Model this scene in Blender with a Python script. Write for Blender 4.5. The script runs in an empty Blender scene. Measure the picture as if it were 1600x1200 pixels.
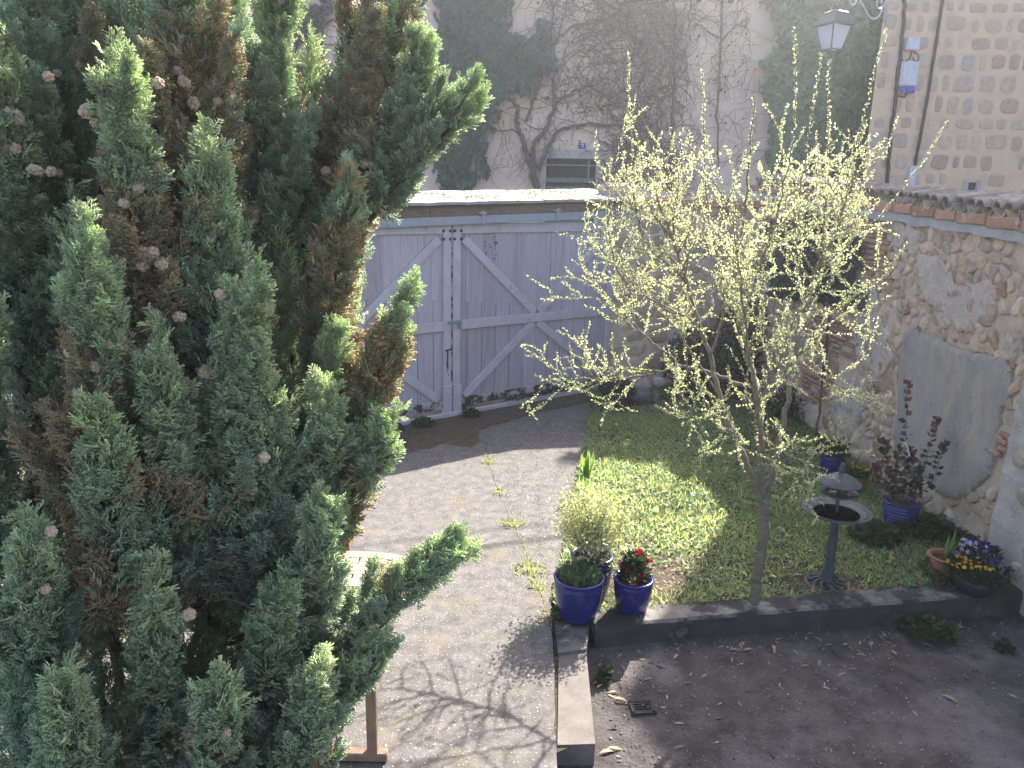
import bpy, math, random
import numpy as np
from mathutils import Vector, Matrix

random.seed(7); rng = np.random.default_rng(11)
SC = bpy.context.scene
COL = SC.collection
# ------------------------------------------------------------------ camera, sky, sun, exposure
F, PITCH, ROLL, H = 1200.0, math.radians(14), math.radians(1.2), 3.0
_u0 = np.array([0, math.sin(PITCH), math.cos(PITCH)]); _r0 = np.array([1., 0, 0])
FW = np.array([0, math.cos(PITCH), -math.sin(PITCH)])
RT = _r0*math.cos(ROLL) + _u0*math.sin(ROLL)
UP = _u0*math.cos(ROLL) - _r0*math.sin(ROLL)
EYE = np.array([0, 0, H])
cam_d = bpy.data.cameras.new('camera'); cam = bpy.data.objects.new('camera', cam_d); COL.objects.link(cam)
cam.matrix_world = Matrix(((RT[0], UP[0], -FW[0], 0), (RT[1], UP[1], -FW[1], 0), (RT[2], UP[2], -FW[2], H), (0, 0, 0, 1)))
cam_d.sensor_width = 36; cam_d.lens = 36*F/1600; cam_d.clip_start = .05; cam_d.clip_end = 600
SC.camera = cam

SUN_AZ, SUN_EL = math.radians(28.5), math.radians(39.5)     # azimuth from +Y towards +X
w = bpy.data.worlds.new("World"); SC.world = w; w.use_nodes = True
nt = w.node_tree
sky = nt.nodes.new('ShaderNodeTexSky'); sky.sky_type = 'NISHITA'; sky.sun_disc = False
sky.sun_elevation = SUN_EL; sky.sun_rotation = SUN_AZ
sky.air_density = .85; sky.dust_density = 3.5; sky.ozone_density = 1.0
bg = nt.nodes['Background']; bg.inputs['Strength'].default_value = .12
nt.links.new(sky.outputs['Color'], bg.inputs['Color'])
sl = bpy.data.lights.new('sun', 'SUN'); sl.energy = 5.0; sl.angle = math.radians(.5); sl.color = (1, .95, .87)
so = bpy.data.objects.new('sun', sl); COL.objects.link(so)
sdir = Vector((math.sin(SUN_AZ)*math.cos(SUN_EL), math.cos(SUN_AZ)*math.cos(SUN_EL), math.sin(SUN_EL)))
so.rotation_euler = sdir.to_track_quat('Z', 'Y').to_euler(); so.location = (20, 30, 30)
SC.view_settings.view_transform = 'Standard'; SC.view_settings.look = 'None'
SC.view_settings.exposure = 1.92; SC.view_settings.gamma = 1; SC.view_settings.use_curve_mapping = False

# ------------------------------------------------------------------ measuring helpers (turn a pixel of the photo into a place)
def ray(x, y): return RT*(x-800)/F + UP*(600-y)/F + FW
def G(x, y, z=0.):
    d = ray(x, y); return EYE + d*((z-H)/d[2])
def AY(x, y, Y):
    d = ray(x, y); return EYE + d*(Y/d[1])
def PL(x, y, p, n):
    d = ray(x, y); n = np.asarray(n, float); p = np.asarray(p, float)
    return EYE + d*(((p-EYE)@n)/(d@n))

# ------------------------------------------------------------------ object helpers
def link(name, me, mat=None, parent=None, loc=None):
    o = bpy.data.objects.new(name, me); COL.objects.link(o)
    if mat is not None and me is not None:
        me.materials.clear(); me.materials.append(mat)
    if parent is not None: o.parent = parent
    if loc is not None: o.location = loc
    return o
def tag(o, label=None, cat=None, group=None, kind=None):
    if label: o['label'] = label
    if cat: o['category'] = cat
    if group: o['group'] = group
    if kind: o['kind'] = kind
    return o
def thing(name, label, cat, loc=(0, 0, 0), group=None, rz=0):
    o = bpy.data.objects.new(name, None); COL.objects.link(o); o.location = loc; o.rotation_euler = (0, 0, rz)
    o.empty_display_size = .1
    return tag(o, label, cat, group)
def setcol(me, rgb):
    a = me.color_attributes.new('Col', 'FLOAT_COLOR', 'POINT')
    n = len(me.vertices); c = np.ones((n, 4), np.float32); c[:, :3] = rgb
    a.data.foreach_set('color', c.ravel())
def npmesh(name, V, T, C=None, smooth=False):
    me = bpy.data.meshes.new(name)
    V = np.asarray(V, np.float32); T = np.asarray(T, np.int32)
    me.vertices.add(len(V)); me.vertices.foreach_set('co', V.ravel())
    k = T.shape[1]
    me.loops.add(T.size); me.loops.foreach_set('vertex_index', T.ravel())
    me.polygons.add(len(T)); me.polygons.foreach_set('loop_start', np.arange(0, T.size, k, dtype=np.int32))
    if smooth: me.polygons.foreach_set('use_smooth', np.ones(len(T), bool))
    me.update(calc_edges=True)
    if C is not None: setcol(me, C)
    return me
class MB:
    def __init__(s): s.v = []; s.f = []; s.c = []
    def add(s, V, Fs, col=None):
        b = len(s.v); s.v.extend([tuple(map(float, p)) for p in V]); s.f.extend([tuple(b+i for i in f) for f in Fs])
        s.c.extend([col or (1, 1, 1)]*len(V))
    def box(s, c, size, ax=None, col=None, bev=0.0):
        A = np.eye(3) if ax is None else np.array(ax, float)
        h = np.array(size)/2; c = np.array(c, float)
        if bev <= 0:
            P = [c + A[0]*i*h[0] + A[1]*j*h[1] + A[2]*k*h[2] for i in (-1, 1) for j in (-1, 1) for k in (-1, 1)]
            s.add(P, [(0, 1, 3, 2), (4, 6, 7, 5), (0, 4, 5, 1), (2, 3, 7, 6), (0, 2, 6, 4), (1, 5, 7, 3)], col)
        else:   # chamfer on the edges along the first axis and at both ends of it
            b = min(bev, h.min()*.6)
            P = []
            for i, q in ((-h[0], b), (-h[0]+b, 0), (h[0]-b, 0), (h[0], b)):
                y, z = h[1]-q, h[2]-q
                for a, d in ((-y, -z+b), (-y+b, -z), (y-b, -z), (y, -z+b), (y, z-b), (y-b, z), (-y+b, z), (-y, z-b)):
                    P.append(c + A[0]*i + A[1]*a + A[2]*d)
            Fs = [tuple(range(7, -1, -1)), tuple(range(24, 32))]
            for r_ in range(3):
                for k in range(8):
                    Fs.append((r_*8+k, r_*8+(k+1) % 8, (r_+1)*8+(k+1) % 8, (r_+1)*8+k))
            s.add(P, Fs, col)
        return s
    def tube(s, pts, rad, n=6, col=None, cap=True):
        pts = [np.array(p, float) for p in pts]; m = len(pts)
        if np.isscalar(rad): rad = [rad]*m
        P = []; up = None
        for i in range(m):
            t = pts[min(i+1, m-1)]-pts[max(i-1, 0)]; t = t/(np.linalg.norm(t)+1e-9)
            if up is None:
                a = np.array([0, 0, 1.]) if abs(t[2]) < .9 else np.array([1., 0, 0]); up = np.cross(t, a)
            up = up - t*(up@t); up /= np.linalg.norm(up)+1e-9; w_ = np.cross(t, up)
            for k in range(n):
                an = 2*math.pi*k/n; P.append(pts[i]+(up*math.cos(an)+w_*math.sin(an))*rad[i])
        Fs = [(i*n+k, i*n+(k+1) % n, (i+1)*n+(k+1) % n, (i+1)*n+k) for i in range(m-1) for k in range(n)]
        if cap: Fs += [tuple(range(n-1, -1, -1)), tuple(range((m-1)*n, m*n))]
        s.add(P, Fs, col); return s
    def lathe(s, prof, n=32, c=(0, 0, 0), col=None, wob=None):
        P = []; m = len(prof)
        for i, (r_, z) in enumerate(prof):
            for k in range(n):
                an = 2*math.pi*k/n; rr = r_*(wob(an, i) if wob else 1)
                P.append((c[0]+rr*math.cos(an), c[1]+rr*math.sin(an), c[2]+z))
        Fs = [(i*n+k, i*n+(k+1) % n, (i+1)*n+(k+1) % n, (i+1)*n+k) for i in range(m-1) for k in range(n)]
        if prof[0][0] > 1e-4: Fs.append(tuple(range(n-1, -1, -1)))
        if prof[-1][0] > 1e-4: Fs.append(tuple(range((m-1)*n, m*n)))
        s.add(P, Fs, col); return s
    def prism(s, poly, ex, col=None):   # poly: list of 3D points, ex: extrusion vector
        n = len(poly); P = [np.array(p, float) for p in poly]; e = np.array(ex, float)
        Q = P + [p+e for p in P]
        s.add(Q, [tuple(range(n-1, -1, -1)), tuple(range(n, 2*n))] + [(i, (i+1) % n, n+(i+1) % n, n+i) for i in range(n)], col); return s
    def mesh(s, name, smooth=False, col=False):
        me = bpy.data.meshes.new(name); me.from_pydata(s.v, [], s.f); me.update()
        if smooth is True: me.polygons.foreach_set('use_smooth', np.ones(len(me.polygons), bool))
        elif smooth:
            me.polygons.foreach_set('use_smooth', np.ones(len(me.polygons), bool)); me.set_sharp_from_angle(angle=math.radians(smooth))
        if col: setcol(me, np.array(s.c))
        return me
    def obj(s, name, mat, parent=None, smooth=False, col=False, loc=None):
        return link(name, s.mesh(name, smooth, col), mat, parent, loc)
def nz(v): v = np.asarray(v, float); return v/(np.linalg.norm(v, axis=-1, keepdims=True)+1e-9)
def frames(dirv, tilt=None):
    """leaf frames: columns = width, length(dir), normal"""
    d = nz(dirv); n = len(d)
    a = rng.normal(size=(n, 3)) if tilt is None else tilt + rng.normal(size=(n, 3))*.35
    x = nz(np.cross(d, a)); z = np.cross(x, d)
    return np.stack([x, d, z], -1)
def scatter(TV, TF, M, T, S, C, jit=.0):
    k = len(T); TV = np.asarray(TV, float); n = len(TV)
    S = np.asarray(S, float)
    if S.ndim == 0: S = np.full(k, float(S))
    V = np.einsum('kij,nj->kni', M, TV)*S[:, None, None] + np.asarray(T)[:, None, :]
    Fc = (np.asarray(TF)[None] + (np.arange(k)*n)[:, None, None]).reshape(-1, np.asarray(TF).shape[1])
    C = np.asarray(C, float)
    if C.ndim == 1: C = np.tile(C, (k, 1))
    if C.ndim == 2: C = np.repeat(C[:, None, :], n, 1)
    return V.reshape(-1, 3), Fc, C.reshape(-1, 3)
def merge(parts):
    V, Fs, C, b = [], [], [], 0
    for v, f, c in parts:
        V.append(v); Fs.append(f+b); C.append(c); b += len(v)
    return np.concatenate(V), np.concatenate(Fs), np.concatenate(C)
def vary(c, n, amt=.25, hue=.08):
    c = np.asarray(c, float); v = 1 + rng.uniform(-amt, amt, (n, 1)); h = 1 + rng.uniform(-hue, hue, (n, 3))
    return np.clip(c*v*h, 0, 1)
LEAF_V = np.array([(0, 0, 0), (.30, .45, .08), (0, 1, 0), (-.30, .45, .08)]); LEAF_F = np.array([(0, 1, 2), (0, 2, 3)])
IVY_V = np.array([(0, .05, 0), (.22, -.08, .02), (.5, .2, -.06), (.28, .45, .05), (0, 1, -.1), (-.28, .45, .05), (-.5, .2, -.06), (-.22, -.08, .02)])
IVY_F = np.array([(0, 1, 2), (0, 2, 3), (0, 3, 4), (0, 4, 5), (0, 5, 6), (0, 6, 7)])
LONG_V = np.array([(0, 0, 0), (.13, .3, .03), (.11, .65, 0), (0, 1, -.12), (-.11, .65, 0), (-.13, .3, .03)])
LONG_F = np.array([(0, 1, 5), (1, 2, 4), (1, 4, 5), (2, 3, 4)])
BLADE_V = np.array([(-.04, 0, 0), (.04, 0, 0), (.035, .5, .05), (-.035, .5, .05), (0, 1, .2)]); BLADE_F = np.array([(0, 1, 2), (0, 2, 3), (3, 2, 4)])
RND_V = np.array([(0, 0, 0), (.4, .2, .05), (.48, .6, 0), (0, .95, -.05), (-.48, .6, 0), (-.4, .2, .05)]); RND_F = np.array([(0, 1, 2), (0, 2, 3), (0, 3, 4), (0, 4, 5)])
FLW_V = np.array([(0, 0, 0)]+[(math.cos(a)*(.5 if k % 2 else .34), math.sin(a)*(.5 if k % 2 else .34), .1) for k, a in enumerate(np.linspace(0, 2*math.pi, 10, endpoint=False))])
FLW_F = np.array([(0, 1+k, 1+(k+1) % 10) for k in range(10)])

# value noise for heights
_perm = rng.random((64, 64))
def vnoise(x, y):
    x = np.asarray(x, float); y = np.asarray(y, float)
    xi = np.floor(x).astype(int); yi = np.floor(y).astype(int); fx = x-xi; fy = y-yi
    fx = fx*fx*(3-2*fx); fy = fy*fy*(3-2*fy)
    g_ = lambda a, b: _perm[a % 64, b % 64]
    return (g_(xi, yi)*(1-fx)+g_(xi+1, yi)*fx)*(1-fy)+(g_(xi, yi+1)*(1-fx)+g_(xi+1, yi+1)*fx)*fy
def fbm(x, y, o=4):
    s = 0; a = .5
    for i in range(o): s = s+a*vnoise(x*2**i+17*i, y*2**i+5*i); a *= .5
    return s
def inpoly(px, py, poly):
    px = np.asarray(px); py = np.asarray(py); r_ = np.zeros(px.shape, bool); n = len(poly)
    for i in range(n):
        x1, y1 = poly[i]; x2, y2 = poly[(i+1) % n]
        c = ((y1 > py) != (y2 > py)) & (px < (x2-x1)*(py-y1)/((y2-y1) if y2 != y1 else 1e-9)+x1); r_ ^= c
    return r_

# ------------------------------------------------------------------ materials
def newmat(name):
    m = bpy.data.materials.new(name); m.use_nodes = True; t = m.node_tree
    return m, t, t.nodes['Principled BSDF']
def _noise(t, vec, scale, detail=6, rough=.6):
    n = t.nodes.new('ShaderNodeTexNoise'); n.inputs['Scale'].default_value = scale; n.inputs['Detail'].default_value = detail; n.inputs['Roughness'].default_value = rough
    t.links.new(vec, n.inputs['Vector']); return n
def _ramp(t, fac, stops):
    r_ = t.nodes.new('ShaderNodeValToRGB'); e = r_.color_ramp.elements
    while len(e) < len(stops): e.new(.5)
    for i, (p, c) in enumerate(stops): e[i].position = p; e[i].color = (*c, 1) if len(c) == 3 else c
    t.links.new(fac, r_.inputs['Fac']); return r_
def _mix(t, fac, a, b, mode='MIX'):
    m = t.nodes.new('ShaderNodeMix'); m.data_type = 'RGBA'; m.blend_type = mode
    for k, v in ((0, fac), (6, a), (7, b)):
        if isinstance(v, (int, float)): m.inputs[k].default_value = v
        elif isinstance(v, tuple): m.inputs[k].default_value = (*v, 1)
        else: t.links.new(v, m.inputs[k])
    return m.outputs[2]
def pm(name, c1, c2, scale=6, rough=.85, bump=.25, bscale=70, stain=None, stain_scale=1.5, stain_amt=(.5, .7), speck=None, spec=.3, stretch=None, attr=False, rnd=0, speck_scale=120, speck_pos=(.66, .72), bdist=.01):
    m, t, b = newmat(name); geo = t.nodes.new('ShaderNodeNewGeometry'); vec = geo.outputs['Position']
    if stretch:
        mp = t.nodes.new('ShaderNodeMapping'); mp.inputs['Scale'].default_value = stretch
        if len(stretch) == 3: t.links.new(vec, mp.inputs['Vector'])
        vec2 = mp.outputs['Vector']
    else: vec2 = vec
    n1 = _noise(t, vec2, scale, 8, .65)
    col = _ramp(t, n1.outputs['Fac'], [(.3, c1), (.7, c2)]).outputs['Color']
    if attr:
        at = t.nodes.new('ShaderNodeAttribute'); at.attribute_name = 'Col'
        col = _mix(t, 1.0, at.outputs['Color'], col, 'MULTIPLY')
    if rnd:
        oi = t.nodes.new('ShaderNodeObjectInfo'); rr_ = _ramp(t, oi.outputs['Random'], [(0, (1-rnd,)*3), (1, (1+rnd,)*3)]); col = _mix(t, 1.0, col, rr_.outputs['Color'], 'MULTIPLY')
    if stain:
        n2 = _noise(t, vec2 if stretch else vec, stain_scale, 7, .7)
        f_ = _ramp(t, n2.outputs['Fac'], [(stain_amt[0], (0, 0, 0)), (stain_amt[1], (1, 1, 1))]).outputs['Color']
        col = _mix(t, f_, col, stain)
    if speck:
        n3 = _noise(t, vec, speck_scale, 2, .5)
        f_ = _ramp(t, n3.outputs['Fac'], [(speck_pos[0], (0, 0, 0)), (speck_pos[1], (1, 1, 1))]).outputs['Color']
        col = _mix(t, f_, col, speck)
    t.links.new(col, b.inputs['Base Color'])
    b.inputs['Roughness'].default_value = rough; b.inputs['Specular IOR Level'].default_value = spec
    if bump:
        n4 = _noise(t, vec2, bscale, 6, .7); bp = t.nodes.new('ShaderNodeBump'); bp.inputs['Strength'].default_value = bump; bp.inputs['Distance'].default_value = bdist
        t.links.new(n4.outputs['Fac'], bp.inputs['Height']); t.links.new(bp.outputs['Normal'], b.inputs['Normal'])
    return m
def leafmat(name, trans=.4, rough=.5, spec=.4, inst=False, tcol=None):
    m, t, b = newmat(name); at = t.nodes.new('ShaderNodeAttribute'); at.attribute_name = 'Col'
    geo = t.nodes.new('ShaderNodeNewGeometry'); n = _noise(t, geo.outputs['Position'], 35, 3)
    v = _ramp(t, n.outputs['Fac'], [(.3, (.75, .75, .75)), (.7, (1.2, 1.2, 1.15))]).outputs['Color']
    col = _mix(t, 1.0, at.outputs['Color'], v, 'MULTIPLY')
    if inst:
        a2_ = t.nodes.new('ShaderNodeAttribute'); a2_.attribute_type = 'INSTANCER'; a2_.attribute_name = 'tint'; col = _mix(t, 1.0, col, a2_.outputs['Vector'], 'MULTIPLY')
    t.links.new(col, b.inputs['Base Color']); b.inputs['Roughness'].default_value = rough; b.inputs['Specular IOR Level'].default_value = spec
    tr = t.nodes.new('ShaderNodeBsdfTranslucent'); tc = _mix(t, 1.0, col, tcol or (1.3, 1.35, .7), 'MULTIPLY'); t.links.new(tc, tr.inputs['Color'])
    mx = t.nodes.new('ShaderNodeMixShader'); mx.inputs[0].default_value = trans
    t.links.new(b.outputs[0], mx.inputs[1]); t.links.new(tr.outputs[0], mx.inputs[2])
    t.links.new(mx.outputs[0], t.nodes['Material Output'].inputs['Surface']); return m
def simple(name, c, rough=.5, metal=0., spec=.5, coat=0.):
    m, t, b = newmat(name); b.inputs['Roughness'].default_value = rough; b.inputs['Metallic'].default_value = metal
    b.inputs['Specular IOR Level'].default_value = spec; b.inputs['Coat Weight'].default_value = coat; b.inputs['Coat Roughness'].default_value = .08
    geo = t.nodes.new('ShaderNodeNewGeometry'); n = _noise(t, geo.outputs['Position'], 18, 6)
    r_ = _ramp(t, n.outputs['Fac'], [(.3, tuple(x*.8 for x in c)), (.7, tuple(min(1, x*1.15) for x in c))])
    t.links.new(r_.outputs['Color'], b.inputs['Base Color']); return m
M = {}
M['concrete'] = pm('aged concrete', (.075, .067, .064), (.175, .157, .145), 9, .9, .7, 60, stain=(.17, .145, .075), stain_scale=2.6, stain_amt=(.55, .78), speck=(.36, .33, .30), speck_scale=60, speck_pos=(.64, .70))
M['curb'] = pm('curb concrete', (.12, .108, .10), (.24, .215, .195), 7, .9, .6, 60, stain=(.035, .033, .032), stain_scale=3.0, stain_amt=(.44, .54))
M['curbfront'] = pm('algae and shade curb face', (.035, .032, .03), (.085, .078, .072), 5, .9, .6, 50, stain=(.22, .195, .17), stain_scale=2.6, stain_amt=(.58, .68))  # front face coloured darker for black algae and for its shade
M['strip'] = pm('strip concrete', (.12, .104, .092), (.20, .175, .155), 7, .9, .5, 60, stain=(.14, .12, .10), stain_scale=2.5, stain_amt=(.58, .75))
M['yard'] = pm('dark damp yard', (.042, .035, .035), (.125, .105, .10), 6, .9, 1.0, 45, stain=(.22, .19, .185), stain_scale=1.1, stain_amt=(.50, .72), speck=(.30, .28, .27), speck_scale=75, speck_pos=(.68, .74), bdist=.02)
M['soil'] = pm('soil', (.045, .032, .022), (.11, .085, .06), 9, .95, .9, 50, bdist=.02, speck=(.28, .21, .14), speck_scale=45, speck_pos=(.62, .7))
M['potsoil'] = pm('pot soil', (.03, .02, .014), (.08, .055, .04), 30, .95, .9, 90)
M['street'] = pm('street asphalt', (.05, .05, .05), (.09, .09, .085), 5, .9, .5, 90)
M['gate'] = pm('weathered lilac white paint', (.34, .30, .345), (.56, .505, .56), 4, .65, .5, 30, stain=(.19, .165, .155), stain_scale=4, stain_amt=(.54, .76), stretch=(7, 7, .45), rnd=.16)
M['gateframe'] = pm('weathered frame paint', (.44, .395, .44), (.58, .525, .565), 6, .65, .35, 40, stain=(.20, .17, .17), stain_scale=7, stain_amt=(.60, .78))
M['rotwood'] = pm('rotten painted rail', (.42, .385, .40), (.54, .50, .51), 6, .8, .5, 40, stain=(.03, .028, .022), stain_scale=6, stain_amt=(.45, .56))
M['rust'] = simple('rusty iron', (.06, .035, .03), .7, .3)
M['steel'] = pm('blue grey steel rail', (.24, .27, .31), (.33, .36, .40), 8, .5, .15, 40, stain=(.15, .14, .14), stain_scale=8, stain_amt=(.6, .75), spec=.5)
M['fascia'] = pm('stained brown board', (.13, .085, .06), (.26, .18, .13), 4, .85, .4, 40, stain=(.05, .04, .035), stain_scale=4, stain_amt=(.52, .7), stretch=(1, 1, 3))
M['slab'] = pm('roof slab', (.27, .245, .23), (.40, .365, .34), 9, .9, .5, 60, stain=(.30, .20, .035), stain_scale=3.2, stain_amt=(.57, .66))
M['bitumen'] = simple('bitumen edge', (.03, .03, .033), .7)
M['dark'] = simple('dark timber', (.03, .027, .025), .9)
M['stucco'] = pm('ochre pink stucco', (.78, .57, .43), (.88, .69, .55), 1.6, .95, .35, 45, stain=(.58, .46, .41), stain_scale=1.0, stain_amt=(.52, .75))
M['ownwall'] = pm('cream render', (.42, .36, .30), (.50, .44, .38), 3, .95, .3, 40)
M['oldplaster'] = pm('old lime plaster', (.58, .46, .36), (.82, .68, .56), 7, .95, 1.0, 20, stain=(.36, .30, .25), stain_scale=5, stain_amt=(.52, .66), bdist=.04)
M['stucco2'] = pm('stone surround', (.40, .36, .33), (.55, .50, .46), 4, .9, .4, 30)
M['mortar'] = pm('wall mortar', (.62, .47, .35), (.80, .64, .50), 5, .95, .9, 25, stain=(.32, .26, .21), stain_scale=2.5, stain_amt=(.55, .75), bdist=.03)
M['bmortar'] = pm('ochre lime render', (.72, .49, .32), (.82, .58, .40), 2.5, .95, .4, 40, stain=(.50, .385, .30), stain_scale=1.6, stain_amt=(.5, .75))
M['stone'] = pm('field stone', (.7, .68, .66), (1.2, 1.15, 1.1), 9, .9, .8, 28, attr=True, bdist=.02)
M['bstone'] = pm('building stone', (.8, .8, .8), (1.15, 1.12, 1.1), 8, .9, .5, 35, attr=True)
M['cement'] = pm('grey cement patch', (.42, .355, .315), (.58, .50, .44), 4.5, .9, 1.0, 14, stain=(.62, .49, .39), stain_scale=2.6, stain_amt=(.50, .62), stretch=(1.6, 1.6, .7), bdist=.05)
M['pier'] = pm('limewashed pier', (.44, .39, .35), (.64, .58, .53), 6, .95, .7, 22, stain=(.42, .33, .25), stain_scale=4, stain_amt=(.55, .66), bdist=.025)
M['plaster'] = pm('ochre plaster', (.45, .36, .26), (.56, .46, .34), 6, .95, .4, 40)
M['brick'] = pm('red brick', (.75, .75, .75), (1.2, 1.15, 1.1), 14, .9, .5, 50, attr=True, stain=(.48, .40, .34), stain_scale=9, stain_amt=(.55, .66))
M['greymortar'] = pm('grey mortar band', (.36, .35, .35), (.50, .48, .47), 8, .95, .7, 30, bdist=.02)
M['tile'] = pm('lichen clay tile', (.75, .75, .75), (1.25, 1.2, 1.15), 12, .9, .5, 50, attr=True, stain=(.13, .125, .10), stain_scale=7, stain_amt=(.46, .62))
M['blue'] = pm('cobalt glaze', (.005, .014, .12), (.010, .022, .18), 12, .16, 0, 50, stain=(.07, .07, .09), stain_scale=9, stain_amt=(.60, .74), spec=.6)
M['navy'] = simple('dark navy glaze', (.010, .014, .07), .2, 0, .6, .5)
M['terra'] = pm('terracotta', (.30, .12, .06), (.42, .19, .10), 12, .85, .3, 60)
M['bowl'] = simple('black plastic bowl', (.02, .023, .035), .45)
M['verdigris'] = pm('dark green bath metal', (.035, .048, .055), (.075, .095, .105), 14, .55, .3, 60, stain=(.15, .17, .18), stain_scale=9, stain_amt=(.6, .75))
M['water'] = simple('murky water', (.09, .055, .035), .25)
M['bark'] = pm('grey brown bark', (.15, .12, .088), (.27, .225, .17), 14, .9, .8, 40, stain=(.09, .08, .06), stain_scale=9, stain_amt=(.55, .7), stretch=(1, 1, 2.2))
M['cbark'] = pm('cypress bark', (.07, .045, .035), (.15, .10, .08), 12, .95, .8, 40, stretch=(1, 1, .3))
M['vine'] = pm('grey vine wood', (.07, .052, .048), (.15, .118, .108), 10, .9, .4, 40)
M['cone'] = pm('woody cone', (.40, .28, .19), (.68, .52, .38), 60, .8, .4, 200)
M['cypress'] = leafmat('cypress sprays', .4, .42, .5, inst=True, tcol=(1.15, 1.3, .9))
M['ivy'] = leafmat('ivy leaves', .18, .35, .5)
M['leaf'] = leafmat('soft leaves', .45, .5, .35)
M['spring'] = leafmat('young spring leaves', .5, .35, .5, tcol=(1.15, 1.18, .85))
M['gloss'] = leafmat('glossy leaves', .25, .3, .5)
M['lawn'] = leafmat('lawn leaves', .62, .5, .4, tcol=(2.1, 2.1, 1.4))
M['petal'] = leafmat('petals', .35, .6, .3, tcol=(1, 1, 1))
M['litter'] = leafmat('dry leaves', .2, .7, .2, tcol=(1, .9, .7))
M['teak'] = pm('grey teak', (.20, .155, .115), (.33, .27, .21), 10, .75, .3, 60, stretch=(4, .6, 4), stain=(.26, .20, .15), stain_scale=5, stain_amt=(.58, .75))
M['teakleg'] = pm('brown teak', (.20, .13, .09), (.32, .22, .16), 10, .75, .3, 60)
M['black'] = simple('black iron', (.012, .012, .018), .45)
M['blackcable'] = simple('black cable', (.015, .015, .018), .6)
M['lgrey'] = simple('light grey plastic', (.62, .62, .65), .5)
M['bluecap'] = simple('blue plastic', (.03, .10, .55), .5)
M['palesteel'] = simple('galvanised steel', (.55, .57, .62), .4, .2)
M['door'] = pm('grey green door paint', (.13, .165, .16), (.19, .23, .22), 4, .6, .2, 40)
M['glassdark'] = simple('dark window glass', (.02, .024, .03), .5, 0, .15)
M['enamel'] = simple('blue enamel', (.02, .04, .35), .25)
M['white'] = simple('white paint', (.8, .8, .8), .5)
def lampglass():
    m, t, b = newmat('milky lamp glass'); b.inputs['Base Color'].default_value = (.85, .85, .88, 1); b.inputs['Roughness'].default_value = .25
    tr = t.nodes.new('ShaderNodeBsdfTranslucent'); tr.inputs['Color'].default_value = (.9, .9, .93, 1); mx = t.nodes.new('ShaderNodeMixShader'); mx.inputs[0].default_value = .6
    t.links.new(b.outputs[0], mx.inputs[1]); t.links.new(tr.outputs[0], mx.inputs[2]); t.links.new(mx.outputs[0], t.nodes['Material Output'].inputs['Surface']); return m
M['lampglass'] = lampglass()
# ================================================================== SETTING: ground, path, yard
Z = np.array([0, 0, 1.])
def gridmesh(x0, x1, y0, y1, step, zf, keep=None):
    nx = int((x1-x0)/step)+1; ny = int((y1-y0)/step)+1
    X, Y = np.meshgrid(np.linspace(x0, x1, nx), np.linspace(y0, y1, ny)); zz = zf(X, Y)
    V = np.stack([X, Y, zz], -1).reshape(-1, 3)
    i = (np.arange(ny-1)[:, None]*nx+np.arange(nx-1)[None]).ravel()
    T = np.stack([i, i+1, i+nx+1, i+nx], -1)
    if keep is not None:
        c = V[T].mean(1); T = T[keep(c[:, 0], c[:, 1])]
        u, inv = np.unique(T, return_inverse=True); V = V[u]; T = inv.reshape(T.shape)
    return V, T
g0 = MB(); g0.add([(-70, -60, -.3), (70, -60, -.3), (70, 70, -.3), (-70, 70, -.3)], [(0, 1, 2, 3)])
tag(g0.obj('ground', M['street']), kind='structure')
sb = MB(); sb.box((6, 15.5, .2), (40, 6, 1.0)); tag(sb.obj('street', M['street']), kind='structure')

# concrete drive: two slabs with a wandering weedy joint between them
EDGE = [(1.25, 12.2), (1.16, 10.61), (.80, 8.4), (.50, 6.24), (.335, 5.25), (.31, 4.4), (.28, 3.51), (.26, 1.0)]
CRK = [G(x, y)[:2] for x, y in ((735, 655), (758, 700), (775, 760), (800, 815), (828, 880), (848, 940), (862, 985))]
CRK = [(CRK[0][0]-.3, 11.2)] + [tuple(c) for c in CRK]
def jag(pts, n=10, a=.012):
    out = []
    for (x1, y1), (x2, y2) in zip(pts[:-1], pts[1:]):
        for k in range(n):
            t = k/n; out.append((x1+(x2-x1)*t+random.uniform(-a, a), y1+(y2-y1)*t))
    return out+[pts[-1]]
ck = jag(CRK); ed = jag(EDGE, 8, .008)
left = [(-14, 12.5)] + [(x-.002, y) for x, y in ck] + [p for p in ed if p[1] < ck[-1][1]-.03] + [(-14, 1.0)]
left[0] = (-14, 11.4)
right = [(x+.004, y) for x, y in ck[:-1]] + [p for p in reversed(ed) if p[1] > ck[-1][1]+.05]
def slab(name, poly, top, mat):
    m = MB(); n = len(poly); m.add([(x, y, top-.25) for x, y in poly]+[(x, y, top) for x, y in poly], [tuple(range(n, 2*n))]+[(i, n+i, n+(i+1) % n, (i+1) % n) for i in range(n)])
    o = m.obj(name, mat); return tag(o, kind='structure')
slab('path', left, 0.0, M['concrete']); slab('path', right, -.006, M['concrete'])
fill = MB(); fill.add([(-14, .5, -.05), (.22, .5, -.05), (.25, 3.66, -.05), (.37, 3.74, -.052), (.40, 4.4, -.052), (.42, 5.0, -.052), (.30, 5.25, -.05), (.47, 6.24, -.05), (.78, 8.4, -.05), (1.2, 12.4, -.05), (-14, 12.4, -.05)], [tuple(range(11))])
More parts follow.
